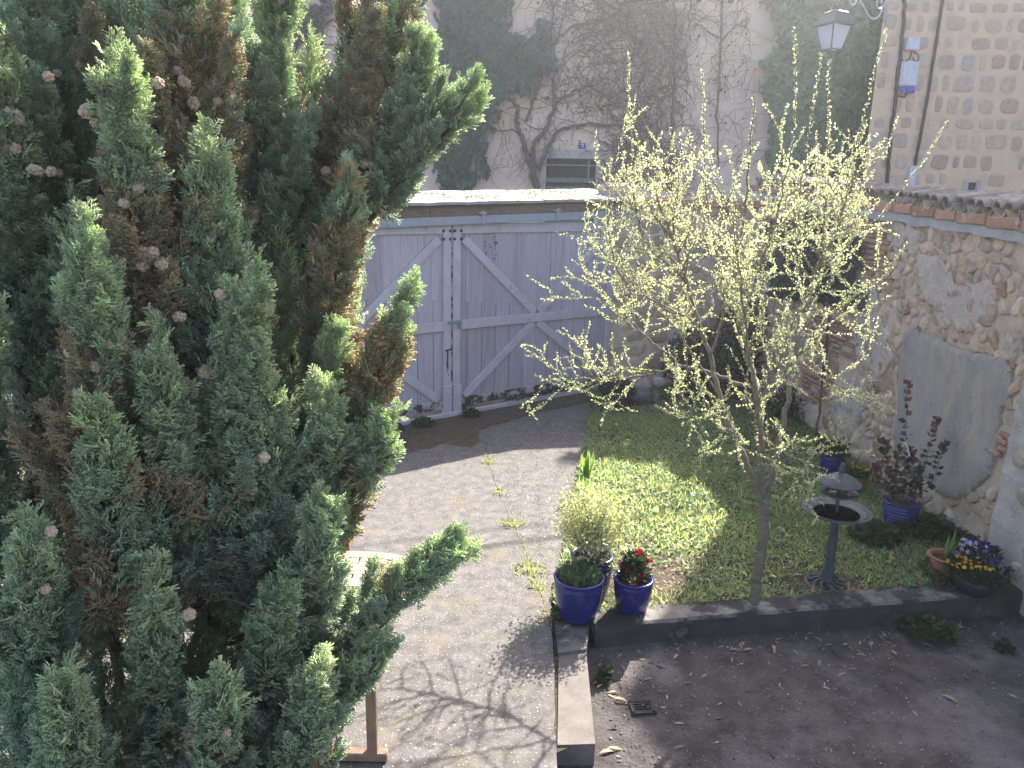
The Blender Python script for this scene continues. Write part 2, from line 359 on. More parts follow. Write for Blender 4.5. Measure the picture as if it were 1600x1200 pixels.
# concrete strip beside the drive and curb of the bed
c1 = G(930, 985)[:2]; c2 = np.array([4.25, 5.52])
CD = nz(np.array([c2[0]-c1[0], c2[1]-c1[1], 0])); CN = np.array([-CD[1], CD[0], 0])       # CN points into the bed
def cp(t, o, z): return np.array([c1[0], c1[1], 0])+CD*t+CN*o+Z*z
def wobbox(name, pa, L, wd, z0, z1, mat, n=40):
    m = MB(); V = []; r_ = random.Random(3)
    for i in range(n+1):
        t = L*i/n; a = lambda s: r_.uniform(-s, s)
        V += [pa(t, a(.006), z0), pa(t, a(.004), z1-.018+a(.004)), pa(t, .018+a(.004), z1+a(.003)), pa(t, wd, z1+a(.004)), pa(t, wd, z0)]
    Fs = [(i*5+k, (i+1)*5+k, (i+1)*5+k+1, i*5+k+1) for i in range(n) for k in range(4)]+[(4, 3, 2, 1, 0), tuple(n*5+k for k in range(5))]
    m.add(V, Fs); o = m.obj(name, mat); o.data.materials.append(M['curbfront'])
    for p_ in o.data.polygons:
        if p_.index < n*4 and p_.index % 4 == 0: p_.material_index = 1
    return o
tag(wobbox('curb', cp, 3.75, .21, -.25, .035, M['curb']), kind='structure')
st = [G(*p, -.04)[:2] for p in ((873, 1024), (916, 1018), (930, 1162), (871, 1164))]
m = MB(); m.add([(x, y, -.3) for x, y in st]+[(x, y, -.04) for x, y in st], [(4, 5, 6, 7)]+[(i, (i+1) % 4, 4+(i+1) % 4, 4+i) for i in range(4)])
tag(m.obj('concrete_strip', M['strip']), kind='structure')
st2 = [G(*p, -.02)[:2] for p in ((866, 968), (922, 972), (916, 1014), (872, 1020))]
m = MB(); m.add([(x, y, -.3) for x, y in st2]+[(x, y, -.02) for x, y in st2], [(4, 5, 6, 7)]+[(i, (i+1) % 4, 4+(i+1) % 4, 4+i) for i in range(4)])
tag(m.obj('concrete_step', M['curb']), kind='structure')
# yard: rough dark ground in front of the curb
def yz(x, y): return -.175+.05*(fbm(x*1.3, y*1.3)-.5)+.018*(fbm(x*9, y*9, 3)-.5)+.03*np.clip((y-(c1[1]-.25+.17*(x-c1[0])))/.25, 0, 1)
V, T = gridmesh(.2, 7.0, 1.5, 6.4, .025, yz)
tag(link('yard', npmesh('yard', V, T, smooth=True), M['yard']), kind='structure')
# bed
BED = [(1.3, 12.6), (1.16, 10.61), (.80, 8.4), (.50, 6.24), (.345, 5.3), (.37, 4.98)] + [tuple(cp(t, .19, 0)[:2]) for t in (.05, 1.8, 3.6)] + [(4.35, 5.6), (4.1, 12.9)]
def bz(x, y): return .012+.05*(fbm(x*2, y*2)-.5)+.02*(fbm(x*11, y*11, 3)-.5)
V, T = gridmesh(.2, 4.5, 4.8, 12.9, .05, bz, lambda x, y: inpoly(x, y, BED))
tag(link('lawn_soil', npmesh('lawn_soil', V, T, smooth=True), M['soil']), kind='structure')
tag(fill.obj('joint_soil', M['soil']), kind='structure')

# ================================================================== GATE
GA = math.radians(37); GD = np.array([math.cos(GA), math.sin(GA), 0]); GN = np.array([math.sin(GA), -math.cos(GA), 0])
G0 = G(703, 648)
def gp(s, z, o=0.): return G0+GD*s+Z*z+GN*o
AX = [Z, GD, GN]
def plank_box(mb, s, z0, z1, wd, th, o, bev=.004):
    mb.box(gp(s, (z0+z1)/2, o+th/2), (z1-z0, wd, th), AX, bev=bev)
def bar(mb, sa, za, sb_, zb, wd, th, o, bev=.005):
    a, b = gp(sa, za, o+th/2), gp(sb_, zb, o+th/2); d = b-a; L = np.linalg.norm(d); d = d/L
    mb.box((a+b)/2, (L, wd, th), [d, nz(np.cross(GN, d)), GN], bev=bev)
WL = 2.93
def gate_leaf(sg, label):
    t = thing('gate_leaf', label, 'gate', gp(sg*WL/2, .1))
    t.location = (0, 0, 0)
    n = 12; s0 = .03; pw = (WL-.06)/n
    for i in range(n):
        m = MB(); th = .018+random.uniform(0, .004)
        plank_box(m, sg*(s0+pw*(i+.5)), .15, 2.5, pw-.012, th, random.uniform(-.002, .002), .006); m.obj('plank', M['gate'], t)
    o1 = .026
    def R(name, mat, *a, **k): m = MB(); bar(m, *a, **k); return m.obj(name, mat, t)
    R('top_rail', M['gateframe'], sg*.135, 2.53, sg*2.9, 2.53, .13, .03, o1)
    R('middle_rail', M['gateframe'], sg*.135, 1.255, sg*2.83, 1.245, .13, .032, o1)
    R('bottom_rail', M['rotwood'], sg*.135, .175, sg*2.83, .165, .12, .03, o1)
    m = MB(); plank_box(m, sg*.075, .43, 2.60, .115, .032, o1, .006); m.obj('stile', M['gateframe'], t)
    m = MB(); plank_box(m, sg*.078, .04, .44, .135, .05, o1, .006); m.obj('stile_foot', M['gateframe'], t)
    m = MB(); plank_box(m, sg*(WL-.05), .03, 2.62, .10, .034, o1, .006); m.obj('stile', M['gateframe'], t)
    m = MB(); plank_box(m, sg*.006, .04, 2.6, .012, .04, o1-.02, 0); m.obj('seam_strip', M['rotwood'], t)
    for a in ((.19, 2.40, 1.42, 1.33), (2.80, 2.42, 1.50, 1.33), (1.40, 1.18, .21, .25), (1.48, 1.18, 2.76, .25)):
        R('brace', M['gateframe'], sg*a[0], a[1], sg*a[2], a[3], .115, .028, o1-.004)
    for s in (.035, .135):
        for z in (2.395, 2.50):
            m = MB(); m.tube([gp(sg*s, z, .05), gp(sg*s, z, .07)], [.022, .018], 10); m.obj('bolt', M['rust'], t, smooth=40)
    return t
gl = gate_leaf(-1, 'left leaf of the pale lilac plank gate, half hidden by the conifer')
gr = gate_leaf(1, 'right leaf of the pale lilac plank gate, fully visible up to the stone pier')
# nail holes in two boards near the top of the right leaf
m = MB()
for k in range(26):
    s = random.choice((.55, .62, .68, .72)); z = random.uniform(1.95, 2.42)
    m.tube([gp(s+random.uniform(-.03, .03), z, .0235), gp(s, z, .0245)], [.008, .006], 6)
tag(m.obj('nail_mark', M['rust'], gr), kind='stuff')
lt = MB(); lt.box(gp(.03, 1.30, .078), (.035, .20, .03), AX, bev=.004); lt.box(gp(.10, 1.27, .085), (.11, .05, .03), AX, bev=.004)
lo = lt.obj('gate_latch', pm('latch verdigris', (.12, .20, .18), (.25, .33, .30), 20), gr); lo.name = 'latch'
m = MB(); m.tube([gp(-.12, .93, .085), gp(-.03, .94, .085)], .012, 8); m.box(gp(-.075, .8, .060), (.26, .02, .006), AX); m.obj('bolt', M['rust'], gl)
m = MB()
for k in range(9): m.box(gp(-.07+random.uniform(-.02, .01), random.uniform(.55, 1.15), .060), (random.uniform(.02, .06), random.uniform(.01, .03), .004), AX)
tag(m.obj('flaked_paint', M['rotwood'], gl), kind='stuff')
# sill board under both leaves
sill = MB(); sill.box(gp(-.1, -.02, .07), (.15, 6.2, .05), AX, bev=.006)
tag(sill.obj('gate_sill', M['gateframe']), 'low pale board lying along the foot of the gate', 'sill')
# canopy over the gate: stone slab roof, board fascia, steel sliding rail
cn = thing('gate_canopy', 'mossy slab roof with brown boards and steel rail above the gate', 'canopy', (0, 0, 0))
NS = 9; S0, S1 = -4.2, 4.25; cw = (S1-S0)/NS
def canz(s): return 2.895+.028*(s-1)   # the roof climbs a little to the right as in the photo
for i in range(NS):
    m = MB(); a, b = S0+cw*i+.003, S0+cw*(i+1)-.003; K = 6
    for q in range(K):
        pass
    P = []; nn = 7; mm = 5; r_ = random.Random(i)
    for jx in range(nn):
        s = a+(b-a)*jx/(nn-1)
        for jy in range(mm):
            o = .17-.62*jy/(mm-1)
            e = r_.uniform(-.012, .012) if jy in (0, mm-1) else 0
            P.append(gp(s, canz(s)+.135*jy/(mm-1)+r_.uniform(-.006, .006), o+e))
    Q = [np.array(p)-Z*.035 for p in P]
    idx = lambda x, y: x*mm+y
    N_ = len(P); Fs = []
    for jx in range(nn-1):
        for jy in range(mm-1):
            q = (idx(jx, jy), idx(jx+1, jy), idx(jx+1, jy+1), idx(jx, jy+1)); Fs += [q, tuple(N_+k for k in reversed(q))]
        Fs += [(idx(jx, 0), N_+idx(jx, 0), N_+idx(jx+1, 0), idx(jx+1, 0)), (idx(jx, mm-1), idx(jx+1, mm-1), N_+idx(jx+1, mm-1), N_+idx(jx, mm-1))]
    for jy in range(mm-1):
        Fs += [(idx(0, jy), idx(0, jy+1), N_+idx(0, jy+1), N_+idx(0, jy)), (idx(nn-1, jy), N_+idx(nn-1, jy), N_+idx(nn-1, jy+1), idx(nn-1, jy+1))]
    m.add(P+Q, Fs); m.obj('roof_slab', M['slab'], cn)
m = MB(); bar(m, S0, canz(S0)-.05, S1, canz(S1)-.05, .025, .2, -.05, .003); m.obj('roof_edge', M['bitumen'], cn)
for i, (a, b) in enumerate(((-4.1, -2.0), (-1.99, -.36), (-.35, 1.9), (1.91, 4.1))):
    m = MB(); bar(m, a, canz(a)-.125, b, canz(b)-.125, .125, .03, .06, .004); m.obj('fascia_board', M['fascia'], cn)
m = MB(); bar(m, S0, canz(S0)-.235, 3.35, canz(3.35)-.235, .105, .05, .09, .006); m.obj('sliding_rail', M['steel'], cn)
for s in (-2.4, -.95, .42, 1.7, 2.75):
    m = MB(); zz = canz(s)
    m.box(gp(s, zz-.205, .152), (.17, .05, .012), AX, bev=.003); m.box(gp(s, zz-.15, .125), (.02, .12, .05), AX); m.tube([gp(s, zz-.15, .15), gp(s, zz-.15, .19)], .012, 6)
    m.obj('rail_bracket', M['steel'], cn)
m = MB(); bar(m, S0, 2.70, 3.0, 2.74, .16, .06, -.02, 0); m.obj('head_beam', M['dark'], cn)
# moss tufts along the slab edges
k = 2600; s = rng.uniform(-.9, 3.2, k); q = rng.random(k); msk = fbm(s*3+2, q*3+9) > .52
s, q = s[msk], q[msk]; T_ = np.array([gp(a, canz(a)+.135*b+.004, .17-.62*b) for a, b in zip(s, q)])
V, Fc, C = scatter(LEAF_V, LEAF_F, frames(rng.normal(size=(len(s), 3))*.7+Z), T_, rng.uniform(.012, .03, len(s)), vary((.28, .22, .04), len(s), .35, .2))
tag(link('moss', npmesh('moss', V, Fc, C), M['litter'], cn), kind='stuff')

# ================================================================== RUBBLE WALLS
def clip(poly, a, b):   # keep the part nearer a than b
    mx, my = (a[0]+b[0])/2, (a[1]+b[1])/2; nx, ny = b[0]-a[0], b[1]-a[1]; out = []
    n = len(poly); d = [(p[0]-mx)*nx+(p[1]-my)*ny for p in poly]
    for i in range(n):
        j = (i+1) % n
        if d[i] <= 0: out.append(poly[i])
        if (d[i] < 0 < d[j]) or (d[j] < 0 < d[i]):
            t = d[i]/(d[i]-d[j]); out.append((poly[i][0]+(poly[j][0]-poly[i][0])*t, poly[i][1]+(poly[j][1]-poly[i][1])*t))
    return out
def stone_cells(u0, u1, v0, v1, size, asp=1.35, jitter=.42, seed=1):
    r_ = np.random.default_rng(seed); pts = []
    v = v0
    while v < v1:
        hrow = size*r_.uniform(.55, 1.25); u = u0-r_.random()*size
        while u < u1:
            wd = hrow*asp*r_.uniform(.6, 1.5); pts.append((u+wd/2+r_.normal()*size*.08, v+hrow/2+r_.normal()*jitter*hrow*.5)); u += wd
        v += hrow
    P = np.array(pts); cells = []
    for i, p in enumerate(P):
        d = ((P-p)**2).sum(1); o = np.argsort(d)[1:15]; poly = [(p[0]-size*2, p[1]-size*2), (p[0]+size*2, p[1]-size*2), (p[0]+size*2, p[1]+size*2), (p[0]-size*2, p[1]+size*2)]
        for j in o: poly = clip(poly, p, P[j])
        if len(poly) >= 3: cells.append((p, poly))
    return cells
def stone_piece(mb, fn, p, poly, gap, depth, rnd, col, base=-.02):
    """one stone: a shrunken cell with knocked corners, bulged towards the viewer"""
    c = np.mean(poly, 0); pts = []
    n = len(poly)
    for i in range(n):
        a, b = np.array(poly[i]), np.array(poly[(i+1) % n])
        if np.linalg.norm(b-a) < .012: continue
        pts += [a*.78+b*.22, a*.22+b*.78]
    pts = [np.array(q) for q in pts]; m_ = len(pts)
    if m_ < 4: return
    R_ = np.mean([np.linalg.norm(q-c) for q in pts]); k1 = max(.3, 1-gap/R_)
    o1 = [c+(q-c)*k1*rnd.uniform(.93, 1.03) for q in pts]; o2 = [c+(q-c)*.80 for q in o1]; o3 = [c+(q-c)*.4+np.array([rnd.uniform(-.1, .1), rnd.uniform(-.1, .1)])*R_ for q in o1]
    tl = np.array([rnd.uniform(-.25, .25), rnd.uniform(-.25, .25)])
    V = [fn(q[0], q[1], base) for q in o1]+[fn(q[0], q[1], depth*rnd.uniform(.5, .75)+(q-c)@tl) for q in o2]+[fn(q[0], q[1], depth*rnd.uniform(.8, 1.1)+(q-c)@tl) for q in o3]
    V.append(fn(c[0], c[1], depth*rnd.uniform(.9, 1.15)))
    Fs = []
    for i in range(m_):
        j = (i+1) % m_; Fs += [(i, j, m_+j, m_+i), (m_+i, m_+j, 2*m_+j, 2*m_+i), (2*m_+i, 2*m_+j, 3*m_)]
    mb.add(V, Fs, tuple(col))
def parea(poly):
    return abs(sum(poly[i][0]*poly[(i+1) % len(poly)][1]-poly[(i+1) % len(poly)][0]*poly[i][1] for i in range(len(poly))))/2

# --- right wall along the bed
WA, WB = np.array([4.19, 5.93, 0]), np.array([4.01, 9.34, 0]); WD = nz(WB-WA); WN = np.array([-WD[1], WD[0], 0])
WN = -np.array([WD[1], -WD[0], 0]) if (np.array([-1, 0, 0])@np.array([-WD[1], WD[0], 0])) > 0 else np.array([WD[1], -WD[0], 0])
if WN[0] > 0: WN = -WN
def wbul(u, v): return .10*(fbm(u*.7+3, v*.7+1, 2)-.5)+.03*(fbm(u*3, v*3+4, 2)-.5)
def wp(u, v, o=0.): return WA+WD*u+Z*v+WN*(o+wbul(u, v))
def wuv(x, y):
    q = PL(x, y, WA, WN); return ((q-WA)@WD, q[2])
UC = 6.5                                        # corner with the far wall
ztop = lambda u: 2.62+.045*u                  # underside of the brick course
tl0 = wuv(1600, 366); tl1 = wuv(1345, 326); 
ztop = (lambda a, b: (lambda u: a[1]+(b[1]-a[1])*(u-a[0])/(b[0]-a[0])))(tl0, tl1)
wall = thing('rubble_wall', 'old rubble stone wall on the right with a grey cement patch', 'wall', (0, 0, 0))
nu, nv = 120, 44; V = []; Fs = []
for i in range(nu+1):
    for j in range(nv+1):
        u = -3+(UC+3)*i/nu; v = -.3+(ztop(u)+.3)*j/nv
        V.append(wp(u, v, -.012+.02*(fbm(u*8, v*8, 3)-.5)))
for i in range(nu):
    for j in range(nv): a = i*(nv+1)+j; Fs.append((a, a+1, a+nv+2, a+nv+1))
m = MB(); m.add(V, Fs); m.obj('mortar_face', M['mortar'], wall, smooth=True)
m = MB(); m.prism([WA+WD*-3+WN*-.12-Z*.3, WA+WD*UC+WN*-.12-Z*.3, WA+WD*UC+WN*-.12+Z*ztop(UC), WA+WD*-3+WN*-.12+Z*ztop(-3)], WN*-.33); m.obj('wall_core', M['mortar'], wall)
PATCH = [wuv(*p) for p in ((1408, 520), (1425, 512), (1442, 520), (1470, 532), (1496, 545), (1530, 552), (1560, 556), (1580, 572), (1582, 590), (1577, 625), (1563, 640), (1560, 700), (1552, 728), (1545, 748), (1528, 760), (1516, 772), (1494, 781), (1478, 776), (1462, 768), (1450, 750), (1428, 735), (1400, 720), (1392, 680), (1398, 640), (1402, 580))]
BRICKP = [[wuv(*p) for p in q] for q in (((1345, 338), (1388, 345), (1386, 440), (1348, 436)), ((1268, 480), (1335, 505), (1322, 560), (1262, 545)), ((1254, 560), (1300, 575), (1290, 640), (1250, 620)), ((1556, 672), (1584, 680), (1578, 752), (1552, 742)))]
rnd = random.Random(5)
STC = [(.66, .49, .35), (.70, .55, .41), (.58, .44, .33), (.56, .46, .39), (.74, .59, .46), (.48, .35, .25), (.68, .52, .38)]
cells = stone_cells(-1.0, UC, -.1, 3.2, .14, 1.35, .7, 3)
keep = []
for p, poly in cells:
    if p[0] < -.9 or p[0] > UC-.02 or p[1] > ztop(p[0])-.06 or p[1] < -.05: continue
    if inpoly(p[0], p[1], PATCH) or any(inpoly(p[0], p[1], b) for b in BRICKP): continue
    if rnd.random() < .05: continue
    poly = [(a, min(b, ztop(a)-.01)) for a, b in poly]
    Q = wp(p[0], p[1]); keep.append((parea(poly)/((Q-EYE)@(Q-EYE)), p, poly))
keep.sort(key=lambda k: -k[0])
rest = MB()
for i, (a, p, poly) in enumerate(keep):
    mb = MB() if i < 240 else rest
    c = np.array(rnd.choice(STC))*rnd.uniform(.85, 1.12)
    if rnd.random() < .05: c = np.array((.44, .26, .18))
    stone_piece(mb, wp, p, poly, .005, rnd.uniform(.006, .036), rnd, c)
    if i < 240 and mb.v: mb.obj('stone', M['stone'], wall, smooth=28, col=True)
tag(rest.obj('stone_rubble', M['stone'], wall, smooth=28, col=True), kind='stuff')
# brick repairs in the wall
for bp in BRICKP:
    us = [q[0] for q in bp]; vs = [q[1] for q in bp]; v = min(vs); row = 0
    while v < max(vs):
        u = min(us)-.1*(row % 2)
        while u < max(us):
            L = rnd.uniform(.16, .24)
            if inpoly(u+L/2, v+.02, bp) and rnd.random() < .85:
                mb = MB(); mb.box(wp(u+L/2, v+.02, rnd.uniform(-.005, .02)), (L, .06, .042), [WD, WN, Z], col=tuple(np.array((.46, .26, .19))*rnd.uniform(.8, 1.2)), bev=.008)
                mb.obj('brick', M['brick'], wall, col=True)
            u += L+.018
        v += .06; row += 1
# cement patch and remnants of old plaster
def wall_patch(name, POLY, mat, th, seed, rag=.015):
    r_ = random.Random(seed); pc = np.mean(POLY, 0); m = MB(); pts = []
    for i in range(len(POLY)):
        a, b = np.array(POLY[i]), np.array(POLY[(i+1) % len(POLY)])
        for k in range(6): pts.append(a+(b-a)*k/6+np.array([r_.uniform(-rag, rag), r_.uniform(-rag, rag)]))
    n = len(pts); rings = [(1.0, -.03), (.99, th*.55), (.965, th*.9), (.9, th*1.02), (.8, th), (.65, th*1.05), (.5, th), (.35, th*1.03), (.2, th)]; V = []
    for k, o in rings:
        for q in pts: e = pc+(q-pc)*k; V.append(wp(e[0], e[1], o+.022*(fbm(e[0]*3+seed, e[1]*3, 4)-.5)+.008*(fbm(e[0]*14, e[1]*14+seed, 2)-.5)))
    V.append(wp(pc[0], pc[1], th)); R_ = len(rings)
    Fs = [(q*n+i, q*n+(i+1) % n, (q+1)*n+(i+1) % n, (q+1)*n+i) for q in range(R_-1) for i in range(n)]+[((R_-1)*n+i, (R_-1)*n+(i+1) % n, R_*n) for i in range(n)]
    m.add(V, Fs); return m.obj(name, mat, wall, smooth=40)
wall_patch('cement_patch', PATCH, M['cement'], .045, 1)
for k, px in enumerate((((1432, 402), (1462, 396), (1480, 420), (1500, 470), (1520, 465), (1545, 440), (1560, 455), (1545, 500), (1500, 520), (1470, 490), (1440, 470)), ((1330, 445), (1365, 450), (1380, 520), (1395, 560), (1370, 590), (1335, 560), (1340, 500)), ((1560, 505), (1600, 515), (1605, 560), (1590, 570), (1565, 545)), ((1300, 600), (1330, 590), (1345, 640), (1325, 680), (1295, 660)), ((1395, 345), (1440, 362), (1425, 395), (1390, 385)))):
    wall_patch('old_plaster', [wuv(*p) for p in px], M['oldplaster'], .026, 5+k, .03)
# grey mortar band, flat brick course, scalloped tiles
def wpf(u, v, o=0.): return WA+WD*u+Z*v+WN*o
def wband(name, u0, u1, za, zb, o0, o1, mat, rag=0):
    K = 60; V = []
    for i in range(K+1):
        u = u0+(u1-u0)*i/K; j = rnd.uniform(-rag, rag)
        V += [wpf(u, ztop(u)+za+j, o0), wpf(u, ztop(u)+za+j, o1+rnd.uniform(-rag, rag)*.3), wpf(u, ztop(u)+zb, o1), wpf(u, ztop(u)+zb, o0)]
    Fs = [(i*4+k, (i+1)*4+k, (i+1)*4+(k+1) % 4, i*4+(k+1) % 4) for i in range(K) for k in range(4)]+[(3, 2, 1, 0), tuple(K*4+k for k in range(4))]
    m = MB(); m.add(V, Fs); return m.obj(name, mat, wall)
wband('mortar_band', -3, UC, -.07, .02, -.42, .045, M['greymortar'], .02)
wband('mortar_core', -3, UC, .021, .125, -.42, .03, M['greymortar'])
u = -1.0
while u < UC:
    L = rnd.uniform(.30, .42); mb = MB(); zc = ztop(u+L/2)+.07
    mb.box(wpf(u+L/2, zc, .0), (L, .14, .095), [WD, WN, Z], col=tuple(np.array((.50, .25, .165))*rnd.uniform(.7, 1.15)), bev=.008); mb.obj('brick', M['brick'], wall, col=True); u += L+.03
TS = math.radians(5); TX = WN*math.cos(TS)-Z*math.sin(TS); TZ = WN*math.sin(TS)+Z*math.cos(TS)
def canal(mb, c, L, r0, r1, up, col, th=.014):
    K = 8; V = []
    for (f_, r_) in ((0, r0), (1, r1)):
        for rr in (r_, r_-th):
            for k in range(K+1):
                a = math.pi*k/K; V.append(c+TX*(L*(f_-.5))+WD*(math.cos(a)*rr)+TZ*(math.sin(a)*rr*up))
    n = K+1; Fs = []
    for k in range(K): Fs += [(k, k+1, 2*n+k+1, 2*n+k), (n+k, 3*n+k, 3*n+k+1, n+k+1), (k, n+k, n+k+1, k+1), (2*n+k, 2*n+k+1, 3*n+k+1, 3*n+k)]
    Fs += [(0, 2*n, 3*n, n), (K, n+K, 3*n+K, 2*n+K)]
    mb.add(V, Fs, col)
u = -1.0; pitch = .175
while u < UC+.1:
    z0 = ztop(u)+.20
    mb = MB(); canal(mb, wpf(u, z0, -.13+rnd.uniform(-.02, .02)), .40, .066, .082, -1, tuple(np.array((.46, .36, .26))*rnd.uniform(.7, 1.2))); mb.obj('roof_tile', M['tile'], wall, col=True)
    mb = MB(); canal(mb, wpf(u+pitch/2, z0+.005, -.16+rnd.uniform(-.03, .03)), .40, .080, .066, 1, tuple(np.array((.30, .24, .20))*rnd.uniform(.6, 1.3))); mb.obj('roof_tile', M['tile'], wall, col=True)
    u += pitch
# sooty drain hole near the right edge is just a deeper dark hollow between stones
# pier in front of the wall at the right edge
pr = thing('wall_pier', 'pale limewashed pier at the right end of the rubble wall', 'pier', (0, 0, 0))
m = MB(); K = 16; V = []; ul = wuv(1552, 880)[0]+.02
for j in range(K+1):
    z = -.25+2.2*j/K; e = ul-.03-.10*j/K+.03*(fbm(j*.7, 3.3)-.5)
    V += [wpf(e, z, -.05), wpf(e-.03, z, .13+.02*rnd.random()), wpf(e-.9, z, .15+.02*rnd.random()), wpf(e-2.2, z, .15)]
Fs = [(j*4+k, j*4+k+1, (j+1)*4+k+1, (j+1)*4+k) for j in range(K) for k in range(3)]+[tuple(K*4+k for k in range(4))]
m.add(V, Fs); m.obj('pier_face', M['pier'], pr)
for k in range(9):
    mb = MB(); z = .15+.21*k+rnd.uniform(-.05, .05); u = ul-.25-rnd.uniform(0, .45)
    poly = [(u+.11*math.cos(a)*rnd.uniform(.8, 1.2), z+.09*math.sin(a)*rnd.uniform(.8, 1.2)) for a in np.linspace(0, 6.28, 8)[:-1]]
    stone_piece(mb, lambda a, b, o: wpf(a, b, .15+o), (u, z), poly, .0, .03, rnd, (.50, .42, .34)); mb.obj('stone', M['stone'], pr, col=True)
pb = MB(); b0 = G(1592, 962, -.2); pb.box((b0[0]+.30, b0[1]-.32, .45), (.5, .6, 1.3), bev=.03); pb.obj('pier_base', M['plaster'], pr)

# --- far wall between the gate and the corner
FA = gp(WL+.06, 0); FB = wpf(UC, 0, 0); FD = nz(FB-FA); FN = np.array([FD[1], -FD[0], 0]); FL = np.linalg.norm(FB-FA)
FN = FN if FN[1] < 0 else -FN
def fp(u, v, o=0.): return FA+FD*u+Z*v+FN*(o+.06*(fbm(u*.9+8, v*.9, 2)-.5))
fw = thing('far_wall', 'dark rubble wall between the gate pier and the corner', 'wall', (0, 0, 0))
m = MB(); nu, nv = 40, 40; V = []; Fs = []
for i in range(nu+1):
    for j in range(nv+1): u = FL*i/nu; v = -.2+3.05*j/nv; V.append(fp(u, v, -.01+.02*(fbm(u*8, v*8, 2)-.5)))
for i in range(nu):
    for j in range(nv): a = i*(nv+1)+j; Fs.append((a, a+1, a+nv+2, a+nv+1))
m.add(V, Fs); m.obj('mortar_face', M['mortar'], fw, smooth=True)
m = MB(); m.prism([FA+FN*-.1-Z*.2, FB+FN*-.1-Z*.2, FB+FN*-.1+Z*2.85, FA+FN*-.1+Z*2.85], FN*-.3); m.obj('wall_core', M['mortar'], fw)
for p, poly in stone_cells(.02, FL, 0, 2.8, .24, 1.5, .35, 9):
    if not (.08 < p[0] < FL-.1 and p[1] < 2.75): continue
    mb = MB(); c = np.array(rnd.choice(STC))*rnd.uniform(.75, 1.0); stone_piece(mb, fp, p, poly, .014, rnd.uniform(.01, .035), rnd, c)
    if mb.v: mb.obj('stone', M['stone'], fw, col=True)
for k in range(7):
    L = FL/7; mb = MB(); mb.box(FA+FD*(L*(k+.5))+Z*2.9+FN*-.1, (L-.02, .45, .1), [FD, FN, Z], col=tuple(np.array((.5, .23, .15))*rnd.uniform(.8, 1.15)), bev=.01); mb.obj('brick', M['brick'], fw, col=True)

# ================================================================== HOUSE ACROSS THE STREET (stucco, creeper, ivy, door)
BY = 16.5
def bp_(x, y, o=0.): q = AY(x, y, BY); return np.array([q[0], BY-o, q[2]])
hs = thing('stucco_house', 'tall ochre stucco house wall across the street with green door', 'house', (0, BY, 0))
hs.location = (0, 0, 0)
dl, dr = bp_(854, 249)[0], bp_(932, 249)[0]; dz = bp_(893, 248)[2]; HT = 6.80
m = MB()
for x0, x1, z0, z1 in ((-14, dl-.12, .2, HT), (dr+.12, 14, .2, HT), (dl-.12, dr+.12, dz+.16, HT)):
    m.box(((x0+x1)/2, BY+.3, (z0+z1)/2), (x1-x0, .6, z1-z0))
m.box((0, BY+4.4, HT/2), (28, 7.4, HT)); m.obj('wall', M['stucco'], hs)
m = MB(); m.prism([(-14.3, BY-.16, HT), (14.3, BY-.16, HT), (14.3, BY-.16, HT+.09), (-14.3, BY-.16, HT+.09)], (0, .7, 0)); m.prism([(-14.3, BY-.16, HT+.09), (-14.3, BY+8, HT+2.2), (-14.3, BY+8, HT+1.9), (-14.3, BY+.4, HT+.09)], (28.6, 0, 0)); m.obj('roof', M['terra'], hs)
for k in range(40):
    x = -12+k*.62; mb = MB(); mb.box((x, BY-.07, HT-.05), (.08, .13, .09)); mb.obj('rafter', M['dark'], hs)
for x0, x1, z0, z1 in ((dl-.14, dl, .7, dz), (dr, dr+.14, .7, dz), (dl-.16, dr+.16, dz, dz+.18)):
    mb = MB(); mb.box(((x0+x1)/2, BY+.1, (z0+z1)/2), (x1-x0, .25, z1-z0), bev=.01); mb.obj('surround_stone', M['stucco2'], hs)
dd = MB(); dd.box(((dl+dr)/2, BY+.17, 1.9), (dr-dl, .05, dz-1.0-.62)); d_ = dd.obj('door', M['door'], hs)
d_.data.transform(Matrix.Translation((0, 0, 0)))
dh = dz-.45
for xa, xb in ((dl+.03, dl+.29), (dl+.34, dr-.20)):
    mb = MB(); mb.box(((xa+xb)/2, BY+.135, dh-.55), (xb-xa, .03, .9), bev=.008); mb.obj('door_panel', M['door'], d_)
mb = MB(); mb.box(((dl+dr)/2, BY+.14, dh+.02), (dr-dl, .08, .10), bev=.01); mb.obj('transom_rail', M['door'], d_)
mb = MB(); mb.box(((dl+dr)/2, BY+.18, dh+.24), (dr-dl, .02, .42)); mb.obj('transom_glass', M['glassdark'], d_)
mb = MB(); mb.box(((dl+dr)/2+.03, BY+.10, dz-.125), (dr-dl+.1, .02, .022)); mb.obj('transom_bar', M['steel'], d_)
mb = MB(); mb.box((dr-.14, BY+.15, dz-.2), (.03, .02, .36)); mb.obj('transom_post', M['steel'], d_)
sp = bp_(909, 228); sg = thing('house_number', 'small blue enamel number plate above the green door', 'sign', tuple(sp))
mb = MB(); mb.box((0, -.012, 0), (.155, .02, .11), bev=.006); mb.obj('plate', M['enamel'], sg)
mb = MB()
for x, z, wx, wz in ((.008, .028, .055, .014), (.026, 0, .014, .05), (.012, -.026, .014, .03)): mb.box((x, -.025, z), (wx, .004, wz))
mb.obj('numeral', M['white'], sg)

